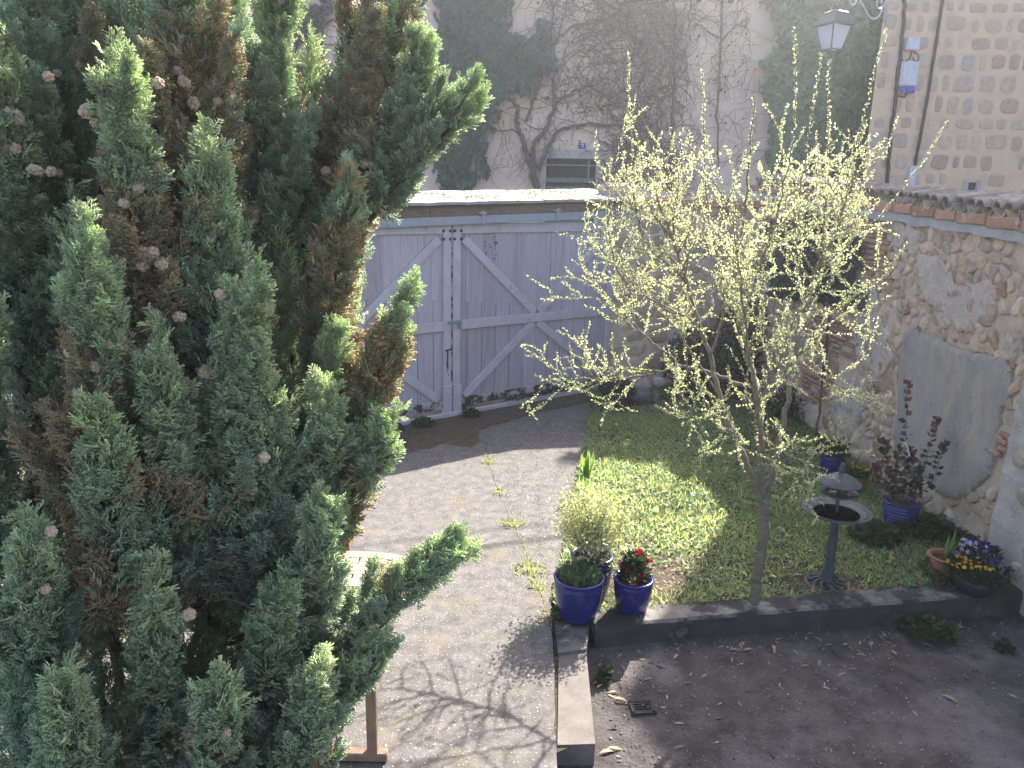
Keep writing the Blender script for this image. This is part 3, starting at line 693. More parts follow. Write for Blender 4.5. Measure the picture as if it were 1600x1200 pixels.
# --- stone building on the right, with cables and boxes on it
RY = 15.0
def rp(x, y, o=0.): q = AY(x, y, RY); return np.array([q[0], RY-o, q[2]])
cx = AY(1365, 145, RY)[0]
rb = thing('stone_building', 'tall stone building with ochre joints beyond the garden wall', 'building', (0, 0, 0))
XR = 18.0; EV = 9.7; SLP = 1.0; XG = 10.5; BK = (7.0, 8.3, 0)
m = MB(); m.prism([(cx, RY, -.3), (XR, RY, -.3), (XR, RY, EV+.2), (XG, RY, EV+SLP*(XG-cx)), (cx, RY, EV)], BK); m.obj('wall', M['bmortar'], rb)
m = MB(); m.prism([(cx-.02, RY-.06, EV-.05), (XG, RY-.06, EV+SLP*(XG-cx)+.02), (XG, RY-.06, EV+SLP*(XG-cx)+.16), (cx-.02, RY-.06, EV+.09)], BK); m.obj('roof', M['terra'], rb)
hx0, hx1 = rp(1512, 297)[0], rp(1523, 297)[0]; hz0, hz1 = rp(1517, 312)[2], rp(1517, 285)[2]
BSC = [(.66, .47, .33), (.63, .47, .35), (.70, .50, .35), (.60, .44, .33), (.54, .37, .28), (.57, .46, .37), (.70, .52, .38)]
def rf(u, v, o): return np.array([u, RY-o, v])
zlo = rp(1500, 320)[2]-.3; zhi = rp(1500, 0)[2]+1.5
v = zlo
while v < zhi:
    hr = rnd.uniform(.22, .38); u = cx+.03-rnd.uniform(0, .05)
    while u < cx+3.7:
        wd = rnd.uniform(.18, .30) if rnd.random() < .5 else rnd.uniform(.28, .48); a0, b0 = u+wd/2, v+hr/2+rnd.uniform(-.02, .02); u += wd
        if hx0-.12 < a0+wd/2 and a0-wd/2 < hx1+.12 and hz0-.1 < b0 < hz1+.1: continue
        if rnd.random() < .06: continue
        gx, gy = rnd.uniform(.02, .055), rnd.uniform(.02, .05); hw, hh = max(.05, wd/2-gx), max(.05, hr/2-gy); ex = rnd.uniform(2.4, 4.5); K = 14; mb = MB(); V = []
        jit = [rnd.uniform(.90, 1.06) for _ in range(K)]; tilt = rnd.uniform(-.05, .05)
        for sc, o in ((1, -.004), (.94, rnd.uniform(.002, .005)), (.72, rnd.uniform(.004, .009))):
            for k in range(K):
                an = 2*math.pi*(k+.5)/K; x_ = math.copysign(abs(math.cos(an))**(2/ex), math.cos(an))*hw*jit[k]*sc; y_ = math.copysign(abs(math.sin(an))**(2/ex), math.sin(an))*hh*jit[k]*sc
                V.append(rf(max(cx+.012, a0+x_-y_*tilt), b0+y_+x_*tilt, o))
        c = tuple(np.array(rnd.choice(BSC))*rnd.uniform(.80, 1.0))
        mb.add(V, [(q*K+k, q*K+(k+1) % K, (q+1)*K+(k+1) % K, (q+1)*K+k) for q in range(2) for k in range(K)]+[tuple(range(2*K, 3*K))], c)
        mb.obj('stone', M['bstone'], rb, smooth=60, col=True)
    v += hr
m = MB(); m.box(((hx0+hx1)/2, RY-.002, (hz0+hz1)/2), (hx1-hx0, .012, hz1-hz0)); m.obj('vent_hole', M['bitumen'], rb)
m = MB()
for xx in (hx0-.06, hx1+.06): m.box((xx, RY-.012, (hz0+hz1)/2), (.09, .03, hz1-hz0+.1), bev=.008)
m.obj('vent_surround', M['stucco2'], rb)
def wallbox(name, px0, py0, px1, py1, dep, mat, label, cat):
    a, b = rp(px0, py0), rp(px1, py1); t = thing(name, label, cat, ((a[0]+b[0])/2, RY-.02, (a[2]+b[2])/2))
    mb = MB(); mb.box((0, -dep/2, 0), (b[0]-a[0], dep, a[2]-b[2]), bev=.012); mb.obj('housing', mat, t)
    mb = MB(); mb.box((0, -dep-.006, 0), ((b[0]-a[0])*.86, .012, (a[2]-b[2])*.9), bev=.005); mb.obj('lid', mat, t); return t
wallbox('junction_box', 1414, 60, 1432, 80, .08, M['lgrey'], 'small square grey junction box on the stone building', 'box')
mbx = wallbox('meter_box', 1406, 97, 1427, 136, .10, M['lgrey'], 'tall light grey meter box with blue caps on the stone building', 'box')
for px in (1408, 1416, 1422):
    mb = MB(); q = rp(px, 143); q = np.array([q[0]-mbx.location[0], -.06, q[2]-mbx.location[2]]); mb.tube([q+Z*.07, q, q-Z*.04], [.035, .05, .035], 10); mb.obj('cable_cap', M['bluecap'], mbx, smooth=40)
def cable(name, pxs, rad, label, wob=.012):
    pts = []
    for (x1, y1), (x2, y2) in zip(pxs[:-1], pxs[1:]):
        for k in range(8): t = k/8; q = rp(x1+(x2-x1)*t, y1+(y2-y1)*t, .03); q[0] += rnd.uniform(-wob, wob); pts.append(q)
    pts.append(rp(*pxs[-1], .03)); mb = MB(); mb.tube(pts, rad, 6); return tag(mb.obj(name, M['blackcable'], smooth=True), label, 'cable')
cable('wall_cable', [(1413, -40), (1411, 40), (1403, 110), (1396, 170), (1390, 215), (1384, 290), (1381, 330)], .033, 'thick black cable running down beside the grey meter box')
cable('wall_cable', [(1476, -40), (1470, 10), (1450, 140), (1428, 262)], .027, 'black cable running straight down into the white conduit', .004)
cable('wall_cable', [(1424, 80), (1420, 92), (1412, 97), (1404, 92), (1405, 110), (1399, 130), (1402, 150), (1412, 152), (1418, 144)], .012, 'thin black cable looping round the grey meter box', .008)
cable('wall_cable', [(1427, 82), (1434, 86), (1434, 94), (1429, 97), (1424, 90)], .010, 'small loop of thin black cable under the junction box', .004)
a, b = rp(1426, 259, .03), rp(1417, 312, .03); mb = MB(); mb.box((a+b)/2, (np.linalg.norm(a-b), .14, .07), [nz(a-b), np.array([1, 0, 0]), np.array([0, 1, 0])], bev=.01)
tag(mb.obj('cable_conduit', M['lgrey']), 'white conduit cover at the foot of the straight black cable', 'conduit')
# street lamp on a scrolled bracket
LP = AY(1299, 78, 14.4); LS = 36/1200*14.1/.44
sl_ = thing('street_lamp', 'black four sided street lantern with milky panes on a wall bracket', 'street lamp', tuple(LP))
ang = math.radians(22); ca, sa = math.cos(ang), math.sin(ang)
def sq(h_, z): return [np.array([ca*x-sa*y, sa*x+ca*y, z]) for x, y in ((-h_, -h_), (h_, -h_), (h_, h_), (-h_, h_))]
lo_, hi_ = sq(.12*LS, 0), sq(.205*LS, .40*LS)
for k in range(4):
    j = (k+1) % 4; mb = MB(); nrm = nz(np.cross(lo_[j]-lo_[k], hi_[k]-lo_[k])); mb.prism([lo_[k], lo_[j], hi_[j], hi_[k]], nrm*-.006); mb.obj('pane', M['lampglass'], sl_)
    mb = MB(); mb.tube([lo_[k], hi_[k]], .012*LS, 6); mb.obj('corner_bar', M['black'], sl_)
for ring in (lo_, hi_):
    mb = MB()
    for k in range(4): mb.tube([ring[k], ring[(k+1) % 4]], .011*LS, 6)
    mb.obj('frame', M['black'], sl_)
mb = MB(); R4 = [sq(.25*LS, .40*LS), sq(.25*LS, .425*LS), sq(.15*LS, .60*LS), sq(.16*LS, .615*LS), sq(.07*LS, .66*LS)]
mb.add([p for r_ in R4 for p in r_], [(i*4+k, i*4+(k+1) % 4, (i+1)*4+(k+1) % 4, (i+1)*4+k) for i in range(4) for k in range(4)]+[(3, 2, 1, 0), (16, 17, 18, 19)]); mb.obj('hood', M['black'], sl_)
mb = MB(); mb.lathe([(.07*LS, .655*LS), (.075*LS, .72*LS), (.045*LS, .75*LS), (.055*LS, .79*LS), (.02*LS, .83*LS), (.015*LS, .95*LS)], 14); mb.obj('chimney', M['black'], sl_, smooth=True)
mb = MB(); ww = rp(1384, 10, .04)-LP
arm = [np.array([0, 0, .95*LS]), np.array([0, 0, 1.1*LS]), np.array([.1, .05, 1.16*LS]), np.array([ww[0], ww[1], 1.16*LS])]; mb.tube(arm, .02, 8)
mb.tube([ww+Z*.75, ww-Z*.28], .022, 8)
def scroll(c, r0, r1, a0, a1, n=26): return [c+np.array([(ww[0]/np.hypot(ww[0], ww[1]))*math.cos(a)*r_, (ww[1]/np.hypot(ww[0], ww[1]))*math.cos(a)*r_, math.sin(a)*r_]) for a, r_ in ((a0+(a1-a0)*k/n, r0+(r1-r0)*k/n) for k in range(n+1))]
mb.obj('bracket', M['palesteel'], sl_, smooth=True)
mb = MB(); zs = ww[2]
mb.tube(scroll(ww+np.array([-.22, 0, -.02]), .20, .20, 0, -2.3)+[ww+np.array([-.75, 0, .45]), ww*np.array([.25, .25, 0])+Z*1.12*LS], .017, 6)
mb.tube(scroll(ww+np.array([-.13, 0, .05]), .12, .04, .2, -6.5), .013, 6)
mb.tube(scroll(ww+np.array([-.62, 0, .08]), .10, .03, .8, -6.0), .013, 6)
mb.obj('scroll', M['palesteel'], sl_, smooth=True)


# damp earth and moss at the gate's foot, laid also to darken the shaded drive
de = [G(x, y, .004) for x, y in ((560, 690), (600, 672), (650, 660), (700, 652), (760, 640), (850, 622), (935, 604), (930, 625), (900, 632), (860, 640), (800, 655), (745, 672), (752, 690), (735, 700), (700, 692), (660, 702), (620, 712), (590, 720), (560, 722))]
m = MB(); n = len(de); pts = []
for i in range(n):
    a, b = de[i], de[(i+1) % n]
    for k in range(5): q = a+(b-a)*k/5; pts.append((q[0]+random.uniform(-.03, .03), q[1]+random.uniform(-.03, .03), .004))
m.add(pts, [tuple(range(len(pts)))]); tag(m.obj('damp_earth_shade', M['soil']), kind='structure')
# ================================================================== CREEPER AND IVY ON THE STUCCO HOUSE
vn = thing('bare_creeper', 'bare grey creeper spreading over the stucco house above the green door', 'climbing plant', (0, 0, 0))
def smooth_path(P, k=5, wob=.03):
    P = [np.array(p, float) for p in P]; out = []
    for i in range(len(P)-1):
        p0, p1, p2, p3 = P[max(i-1, 0)], P[i], P[i+1], P[min(i+2, len(P)-1)]
        for j in range(k):
            t = j/k; out.append(.5*((2*p1)+(-p0+p2)*t+(2*p0-5*p1+4*p2-p3)*t*t+(-p0+3*p1-3*p2+p3)*t**3)+rng.normal(size=3)*wob*(1 if out else 0))
    return out+[P[-1]]
STEMS = [([(842, 305), (833, 272), (823, 241), (814, 215), (808, 190), (810, 172), (797, 155), (780, 130)], .075), ([(839, 290), (835, 230), (860, 187), (865, 144), (863, 86), (862, -10)], .055),
         ([(842, 267), (866, 210), (895, 198), (938, 195), (981, 198), (1020, 210)], .05), ([(865, 165), (895, 144), (918, 135), (941, 147), (958, 164), (1000, 172)], .035), ([(835, 255), (812, 210), (780, 205), (770, 210)], .02),
         ([(822, 190), (830, 160), (850, 110), (870, 60), (890, -10)], .04), ([(862, 70), (900, 40), (950, 30), (1000, 10)], .03), ([(1056, -10), (1052, 115), (1050, 200), (1045, 300)], .035), ([(1050, 190), (1047, 240), (1040, 300)], .04),
         ([(1128, -10), (1123, 115), (1119, 200), (1121, 260)], .03), ([(1123, 60), (1085, 40), (1065, 60)], .02), ([(1123, 70), (1150, 40), (1170, 30)], .018), ([(1078, -10), (1076, 60), (1072, 160)], .014), ([(1075, -10), (1060, 50), (1056, 90)], .014),
         ([(430, 90), (470, 70), (510, 40), (545, 20)], .04), ([(440, 75), (480, 30), (520, -10)], .035), ([(450, 100), (490, 85), (540, 60)], .02), ([(505, 50), (500, 110), (470, 150), (460, 200)], .018), ([(680, 20), (700, 60), (715, 80), (740, 110)], .035), ([(660, 70), (690, 72), (720, 70)], .03), ([(500, 90), (530, 110), (560, 105)], .015), ([(790, 70), (800, 20), (805, -10)], .03)]
for pts, r0 in STEMS:
    P = smooth_path([bp_(x, y, .04+r0) for x, y in pts], 5, .02); mb = MB(); mb.tube(P, np.linspace(r0, r0*.45, len(P)), 6); mb.obj('stem', M['vine'], vn, smooth=True)
tw = MB()
def walk(x, y, ang, n, step, r0):
    p = bp_(x, y, .03+random.random()*.10); P = [p]; a = ang; dpt = p[1]
    for i in range(n):
        a += random.gauss(0, .38); p = p+np.array([math.cos(a)*step, random.gauss(0, .012), math.sin(a)*step]); p[1] = min(BY-.015, max(BY-.3, p[1])); P.append(p)
    tw.tube(P, list(np.linspace(r0, r0*.35, len(P))), 3, cap=False); return P, a
DENSE = [(815, -40), (1045, -40), (1062, 100), (1052, 300), (950, 300), (935, 200), (850, 190), (865, 100)]
cnt = 0
while cnt < 780:
    x, y = random.uniform(810, 1065), random.uniform(-40, 300)
    if not inpoly(x, y, DENSE): continue
    if random.random() > (.25+.75*min(1, max(0, (x-860)/150))): continue
    if x < 940 and y > 205: continue
    P, a = walk(x, y, random.uniform(-3.1, .0) if random.random() < .7 else random.uniform(0, 3), random.randint(8, 20), .07, random.uniform(.006, .013)); cnt += 1
for k in range(150):
    x, y = random.uniform(1060, 1185), random.uniform(-30, 270)
    walk(x, y, random.choice((-1.6, 1.5))+random.gauss(0, .5), random.randint(6, 16), .07, random.uniform(.004, .009))
for k in range(100):
    x, y = random.uniform(770, 880), random.uniform(60, 260); walk(x, y, random.uniform(0, 3.1) if y < 180 else -1.6, random.randint(6, 14), .07, random.uniform(.004, .008))
for k in range(60):
    x, y = random.uniform(430, 560), random.uniform(-10, 180); walk(x, y, random.uniform(-3, 3), random.randint(8, 18), .08, random.uniform(.004, .009))
tag(tw.obj('twig', M['vine'], vn), kind='stuff')
k = 500; xs = rng.uniform(820, 1180, k); ys = rng.uniform(-20, 290, k); T_ = np.array([bp_(a, b, .10) for a, b in zip(xs, ys)])
V, Fc, C = scatter(LEAF_V, LEAF_F, frames(rng.normal(size=(k, 3))-Z*.8), T_, rng.uniform(.04, .09, k), vary((.10, .06, .045), k, .4, .15))
tag(link('withered_leaves', npmesh('withered_leaves', V, Fc, C), M['litter'], vn), kind='stuff')

def ivy_mass(name, label, polys, n, size, thick, col, Yp=None, holes=.42, extra=None):
    t = thing(name, label, 'climbing plant', (0, 0, 0)); PTS = []; 
    tot = [abs(parea(p)) for p in polys]
    for poly, ar in zip(polys, tot):
        xs = [p[0] for p in poly]; ys = [p[1] for p in poly]; want = int(n*ar/sum(tot)); got = 0
        while got < want:
            m_ = 4000; x = rng.uniform(min(xs), max(xs), m_); y = rng.uniform(min(ys), max(ys), m_)
            jx = x+18*(fbm(x*.05, y*.05)-.5)*2; jy = y+18*(fbm(x*.05+9, y*.05+4)-.5)*2
            ok = inpoly(jx, jy, poly) & (fbm(x*.035+2, y*.035+7) > holes-.1*rng.random(m_)); x, y = x[ok][:want-got], y[ok][:want-got]; got += len(x)
            PTS += list(zip(x, y))
            if not ok.any(): break
    PTS = np.array(PTS); d = thick*(.15+1.2*fbm(PTS[:, 0]*.045, PTS[:, 1]*.045))*rng.uniform(.3, 1, len(PTS))
    T_ = np.array([Yp(a, b, .03+c) for (a, b), c in zip(PTS, d)])
    N_ = len(T_); dirs = np.stack([rng.normal(size=N_)*.55, -.35-.5*rng.random(N_), -.9+rng.normal(size=N_)*.4], -1)
    nrm = np.tile(np.array([0, -1, .35]), (N_, 1)); M_ = frames(dirs, nrm)
    fl = M_[:, 1, 2] > 0; M_[fl, :, 0] *= -1; M_[fl, :, 2] *= -1
    V, Fc, C = scatter(IVY_V, IVY_F, M_, T_, rng.uniform(.7, 1.3, N_)*size, vary(col, N_, .35, .12))
    tag(link('leaves', npmesh('leaves', V, Fc, C), M['ivy'], t), kind='stuff'); return t
iv = ivy_mass('ivy', 'dark green ivy column hanging on the stucco house left of the creeper', [
    [(682, -60), (800, -60), (790, 40), (800, 90), (790, 150), (765, 190), (758, 235), (740, 270), (735, 300), (700, 320), (690, 280), (682, 250), (690, 200), (672, 190), (668, 130), (690, 60)],
    [(795, 60), (825, 55), (852, 85), (868, 100), (860, 120), (842, 115), (820, 150), (795, 140)], [(840, 30), (852, 30), (855, 80), (846, 85)], [(748, 240), (762, 262), (757, 280), (748, 268)]], 6400, .125, .32, (.035, .10, .065), bp_, .30)
T_ = bp_(735, 152, .42)
V, Fc, C = scatter(IVY_V, IVY_F, frames(np.array([[.2, -.2, -1]]), np.array([[0, -1, .2]])), [T_], .17, np.array([[.75, .42, .02]])); link('yellow_leaf', npmesh('yellow_leaf', V, Fc, C), M['petal'], iv)
mb = MB()
for pts in ([(720, 320), (722, 200), (715, 60), (725, -20)], [(742, 290), (745, 180), (750, 40)], [(700, 310), (705, 200), (695, 100)]): P = smooth_path([bp_(x, y, .05) for x, y in pts], 5, .03); mb.tube(P, .022, 5)
mb.obj('stem', M['vine'], iv)
iv2 = ivy_mass('ivy', 'broad mid green ivy covering the house wall behind the street lamp', [
    [(1200, -60), (1198, 20), (1212, 60), (1190, 90), (1182, 120), (1195, 160), (1190, 215), (1192, 260), (1210, 300), (1420, 320), (1420, -60)]], 9500, .15, .5, (.08, .20, .11), bp_, .12)
mb = MB()
for pts in ([(1260, 320), (1265, 200), (1255, 60), (1265, -20)], [(1320, 310), (1312, 180), (1325, 20)]): P = smooth_path([bp_(x, y, .05) for x, y in pts], 5, .03); mb.tube(P, .03, 5)
mb.obj('stem', M['vine'], iv2)
ivy_mass('ivy', 'thin dark ivy sprays beside the conifer top on the stucco house', [[(430, 40), (520, -20), (530, 10), (500, 50), (480, 60), (440, 90)], [(448, 100), (490, 105), (485, 140), (460, 175), (448, 200)], [(495, 20), (505, 20), (500, 110), (490, 100)]], 620, .12, .2, (.022, .05, .042), bp_, .40)
def wq(x, y, o): q = PL(x, y, WA+WN*o, WN); return q
ivw = ivy_mass('ivy', 'dark evergreen climber hanging on the rubble wall behind the spring tree', [[(1195, 345), (1250, 330), (1325, 345), (1345, 400), (1330, 430), (1345, 480), (1300, 470), (1270, 455), (1220, 470), (1190, 430)]], 2600, .085, .13, (.03, .07, .05), wq, .25)
mb = MB()
for pts in ([(1290, 600), (1292, 540), (1300, 460)], [(1275, 680), (1283, 600), (1296, 500), (1300, 440)], [(1290, 470), (1282, 510), (1284, 540)]): mb.tube(smooth_path([wq(x, y, .06) for x, y in pts], 4, .01), .013, 5)
mb.obj('stem', M['vine'], ivw)

# ================================================================== SPRING TREE
tr = thing('spring_tree', 'slender multi stemmed young tree with tiny pale green spring leaves', 'tree', tuple(G(1180, 945)))
tr.location = (0, 0, 0)
def TP(l): return [AY(x, y, Y) for x, y, Y in l]
trunk = smooth_path(TP([(1176, 958, 5.24), (1181, 925, 5.25), (1186, 880, 5.25), (1193, 830, 5.26), (1192, 780, 5.26)]), 5, .004)
mb = MB(); mb.tube(trunk, [.060, .050, .044, .041]+[.038]*(len(trunk)-8)+[.038, .040, .044, .046], 12); mb.obj('trunk', M['bark'], tr, smooth=True)
LIMBS = [
 ([(1190, 788, 5.26), (1170, 735, 5.22), (1148, 685, 5.2), (1125, 620, 5.3), (1110, 560, 5.38), (1090, 500, 5.45), (1072, 440, 5.5), (1050, 370, 5.55), (1020, 290, 5.6)], .034, .009),
 ([(1192, 788, 5.27), (1189, 700, 5.28), (1184, 630, 5.3), (1172, 570, 5.32), (1158, 500, 5.36), (1152, 430, 5.4), (1160, 350, 5.42), (1170, 260, 5.45), (1178, 150, 5.5)], .036, .005),
 ([(1195, 788, 5.28), (1212, 720, 5.34), (1228, 640, 5.42), (1240, 570, 5.5), (1258, 490, 5.58), (1278, 420, 5.65), (1310, 350, 5.75), (1330, 280, 5.8)], .036, .008),
 ([(1180, 610, 5.3), (1150, 598, 5.4), (1110, 582, 5.5), (1070, 574, 5.6), (1040, 578, 5.65), (1005, 588, 5.7), (960, 592, 5.75), (910, 592, 5.8), (845, 596, 5.85)], .023, .005),
 ([(1066, 574, 5.6), (1045, 553, 5.65), (1020, 535, 5.7), (990, 510, 5.75), (960, 480, 5.8), (930, 440, 5.85)], .014, .004),
 ([(1158, 500, 5.36), (1185, 430, 5.25), (1205, 360, 5.15), (1225, 290, 5.1), (1240, 200, 5.05), (1240, 45, 5.0)], .018, .003),
 ([(1110, 560, 5.38), (1130, 480, 5.4), (1120, 400, 5.45), (1105, 320, 5.5), (1100, 200, 5.55), (1098, 110, 5.6)], .018, .003),
 ([(1240, 570, 5.5), (1290, 500, 5.35), (1330, 470, 5.25), (1380, 450, 5.15)], .013, .004),
 ([(1258, 490, 5.58), (1245, 400, 5.5), (1250, 320, 5.45), (1262, 220, 5.4), (1282, 85, 5.4)], .015, .003),
 ([(1278, 420, 5.65), (1290, 330, 5.55), (1293, 240, 5.5), (1296, 95, 5.5)], .014, .003),
 ([(1310, 350, 5.75), (1335, 270, 5.7), (1350, 180, 5.7), (1385, 45, 5.7)], .013, .003),
 ([(1072, 440, 5.5), (1010, 380, 5.5), (990, 300, 5.5), (985, 200, 5.5), (982, 85, 5.5)], .014, .003),
 ([(1050, 370, 5.55), (1060, 290, 5.6), (1048, 200, 5.6)], .011, .003),
 ([(1278, 420, 5.65), (1340, 370, 5.7), (1400, 310, 5.75), (1480, 190, 5.8)], .014, .003),
 ([(1240, 570, 5.5), (1300, 600, 5.3), (1340, 630, 5.2), (1370, 620, 5.15)], .010, .003),
 ([(1150, 690, 5.2), (1120, 650, 5.0), (1090, 640, 4.9), (1055, 648, 4.85)], .010, .003),
 ([(1135, 650, 5.17), (1155, 690, 5.0), (1175, 710, 4.95)], .009, .003), ([(1220, 690, 5.38), (1238, 700, 5.2), (1260, 720, 5.1), (1290, 735, 5.05)], .009, .003), ([(1236, 700, 5.2), (1240, 730, 5.15), (1241, 765, 5.12)], .006, .002),
 ([(1152, 430, 5.4), (1100, 380, 5.7), (1060, 330, 5.9), (1030, 250, 6.0)], .014, .003), ([(1160, 350, 5.42), (1220, 330, 5.9), (1260, 260, 6.1)], .012, .003),
 ([(1090, 500, 5.45), (1020, 470, 5.5), (970, 430, 5.4), (950, 350, 5.4), (955, 250, 5.4)], .014, .003), ([(1184, 630, 5.3), (1220, 560, 4.9), (1240, 500, 4.7), (1300, 440, 4.6)], .012, .003),
 ([(1172, 570, 5.32), (1160, 470, 4.8), (1150, 380, 4.6), (1130, 300, 4.5)], .014, .003), ([(1125, 620, 5.3), (1060, 520, 5.5), (1000, 450, 5.7), (960, 400, 5.8)], .012, .003)]
LV_T, LV_D = [], []
def leafy(P, dens, start=.15):
    P = np.array(P); seg = np.linalg.norm(np.diff(P, axis=0), axis=1); L = seg.sum(); n = max(2, int(L*dens)); cum = np.concatenate([[0], np.cumsum(seg)])
    for t in np.linspace(start*L, L, n):
        i = min(np.searchsorted(cum, t)-1, len(seg)-1); i = max(i, 0); f_ = (t-cum[i])/seg[i]; p = P[i]+(P[i+1]-P[i])*f_; d = nz(P[i+1]-P[i])
        for q in range(random.choice((2, 3, 3, 4))):
            LV_T.append(p+rng.normal(size=3)*.004); LV_D.append(nz(d*.5+rng.normal(size=3)*.75+Z*.25))
tws = MB(); tws_n = 0
def grow(P, r0, lvl, upw):
    """twigs along a limb; each carries leaf rosettes and smaller twigs"""
    global tws_n
    P = np.array(P); seg = np.linalg.norm(np.diff(P, axis=0), axis=1); L = seg.sum(); cum = np.concatenate([[0], np.cumsum(seg)])
    n = int(L*(14 if lvl == 0 else 10))
    for k in range(n):
        t = L*random.uniform(.30 if lvl == 0 else .15, 1); i = max(0, min(np.searchsorted(cum, t)-1, len(seg)-1)); p = P[i]+(P[i+1]-P[i])*((t-cum[i])/seg[i]); d = nz(P[i+1]-P[i])
        d2 = nz(d*.7+rng.normal(size=3)*.7+Z*upw); ln = random.uniform(.16, .48)*(1 if lvl == 0 else .6); Q = [p]; q = p
        for j in range(4): d2 = nz(d2+rng.normal(size=3)*.16+Z*.10*upw); q = q+d2*ln/4; Q.append(q)
        tws.tube(Q, list(np.linspace(max(.0022, r0*.35), .0013, 5)), 3, cap=False); tws_n += 1; leafy(Q, 64)
        if lvl < 1: grow(Q, .004, lvl+1, upw)
for ip, (pts, r0, r1) in enumerate(LIMBS):
    P = smooth_path(TP(pts), 5, .006); mb = MB(); mb.tube(P, list(np.linspace(r0, r1*1.2, len(P))*(.72 if ip < 3 else .60)), 7 if r0 > .02 else 5)
    mb.obj('limb', M['bark'], tr, smooth=True)
    if pts[-1][1] < 240: leafy(P, 40, .4)
    else: leafy(P, 26, .5)
    big = ip < 3
    lo = [p for p in P if True]
    if pts[-1][1] < 240:   # long whips: twigs only low down
        k = int(len(P)*.5); grow(P[:k], r0, 0, .5)
        if ip >= 1:
            for s_ in range(2):
                b = P[k-2-s_*2]; tip = b+np.array([rng.normal()*.10, rng.normal()*.2, random.uniform(.25, .55)]); Q = smooth_path([b, (b+tip)/2+rng.normal(size=3)*.03, tip], 4, .004); tws.tube(Q, list(np.linspace(.004, .0015, len(Q))), 3, cap=False); leafy(Q, 34, .1)
    else: grow(P[int(len(P)*.45):] if big else P, r0, 0, .35)
tag(tws.obj('twig', M['bark'], tr), kind='stuff')
LV_T = np.array(LV_T); LV_D = np.array(LV_D); n = len(LV_T)
V, Fc, C = scatter(LEAF_V, LEAF_F, frames(LV_D), LV_T, rng.uniform(.008, .019, n), vary((.68, .70, .46), n, .25, .08))
tag(link('spring_leaves', npmesh('spring_leaves', V, Fc, C), M['spring'], tr), kind='stuff')
print('tree leaves', n, 'twigs', tws_n)

# ================================================================== CYPRESS
cy = thing('cypress_tree', 'large dense cypress with upright green plumes, brown catkins and cones', 'conifer', tuple(G(235, 1260)))
cy.location = (0, 0, 0)
def pyr(b, t, r_, n=3):
    d = nz(t-b); a = nz(np.cross(d, [.31, .52, .8])); c = np.cross(d, a)
    P = [b+(a*math.cos(2*math.pi*k/n)+c*math.sin(2*math.pi*k/n))*r_ for k in range(n)]+[b+(t-b)*.75+a*r_*.0, t]
    mid = [b+(t-b)*.6+(a*math.cos(2*math.pi*k/n)+c*math.sin(2*math.pi*k/n))*r_*.95 for k in range(n)]
    V = P[:n]+mid+[t]; Fs = []
    for k in range(n): j = (k+1) % n; Fs += [(k, j, n+j), (k, n+j, n+k), (n+k, n+j, 2*n)]
    return V, Fs
def simple_pyr(b, t, r_, n=3):
    d = nz(t-b); a = nz(np.cross(d, [.31, .52, .8])); c = np.cross(d, a)
    V = [b+(a*math.cos(2*math.pi*k/n)+c*math.sin(2*math.pi*k/n))*r_ for k in range(n)]+[t]
    return V, [(k, (k+1) % n, n) for k in range(n)]
def spray(seed, brown=0., lod=0):
    r_ = random.Random(seed); V, Fs, C, b0 = [], [], [], 0
    def put(b, t, rad, c0, full=True):
        v, f = (pyr if full else simple_pyr)(np.array(b), np.array(t), rad); k = len(V); V.extend(v); Fs.extend([tuple(k+i for i in x) for x in f])
        m_ = len(v); C.extend([c0]*m_)
    axis = [np.array([0, 0, 0.]), np.array([r_.uniform(-.06, .06), .5, r_.uniform(-.03, .08)]), np.array([r_.uniform(-.1, .1), 1, r_.uniform(-.1, .15)])]
    A = lambda t: axis[0]*(1-t)**2+axis[1]*2*t*(1-t)+axis[2]*t*t
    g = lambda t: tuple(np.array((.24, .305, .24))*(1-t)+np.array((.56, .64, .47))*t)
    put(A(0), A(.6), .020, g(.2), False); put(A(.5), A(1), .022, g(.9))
    ns = 8 if lod else 11
    for k in range(ns):
        t = .08+.85*k/ns; p = A(t); sd = 1 if k % 2 else -1; L = (.50*(1-t)+.14)*r_.uniform(.8, 1.15)
        d = nz([sd*r_.uniform(.55, .8), r_.uniform(.65, .9), r_.uniform(-.35, .45)]); e = p+d*L
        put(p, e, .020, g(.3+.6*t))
        nb = 2 if lod else 4
        for j in range(nb):
            q = p+d*L*(.28+.62*j/nb); s2 = 1 if j % 2 else -1; d2 = nz(d+np.array([s2*.55*d[1], -s2*.55*d[0], r_.uniform(-.35, .35)])); l2 = L*(.42-.22*j/nb)*r_.uniform(.8, 1.3)
            isb = r_.random() < brown
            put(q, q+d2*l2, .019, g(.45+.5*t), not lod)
            if isb: bb = q+d2*l2*.9; put(bb, bb+d2*.075, .030, (.50, .32, .19), True)
        if r_.random() < brown: put(e-d*.01, e+d*.08, .031, (.54, .35, .21), True)
    return np.array(V), np.array(Fs), np.array(C)
SPR = {('g', 0): [spray(s) for s in range(5)], ('b', 0): [spray(40+s, .8) for s in range(5)], ('g', 1): [spray(80+s, 0, 1) for s in range(4)], ('b', 1): [spray(120+s, .75, 1) for s in range(4)]}
print('spray tris', [len(v[0][1]) for v in SPR.values()])
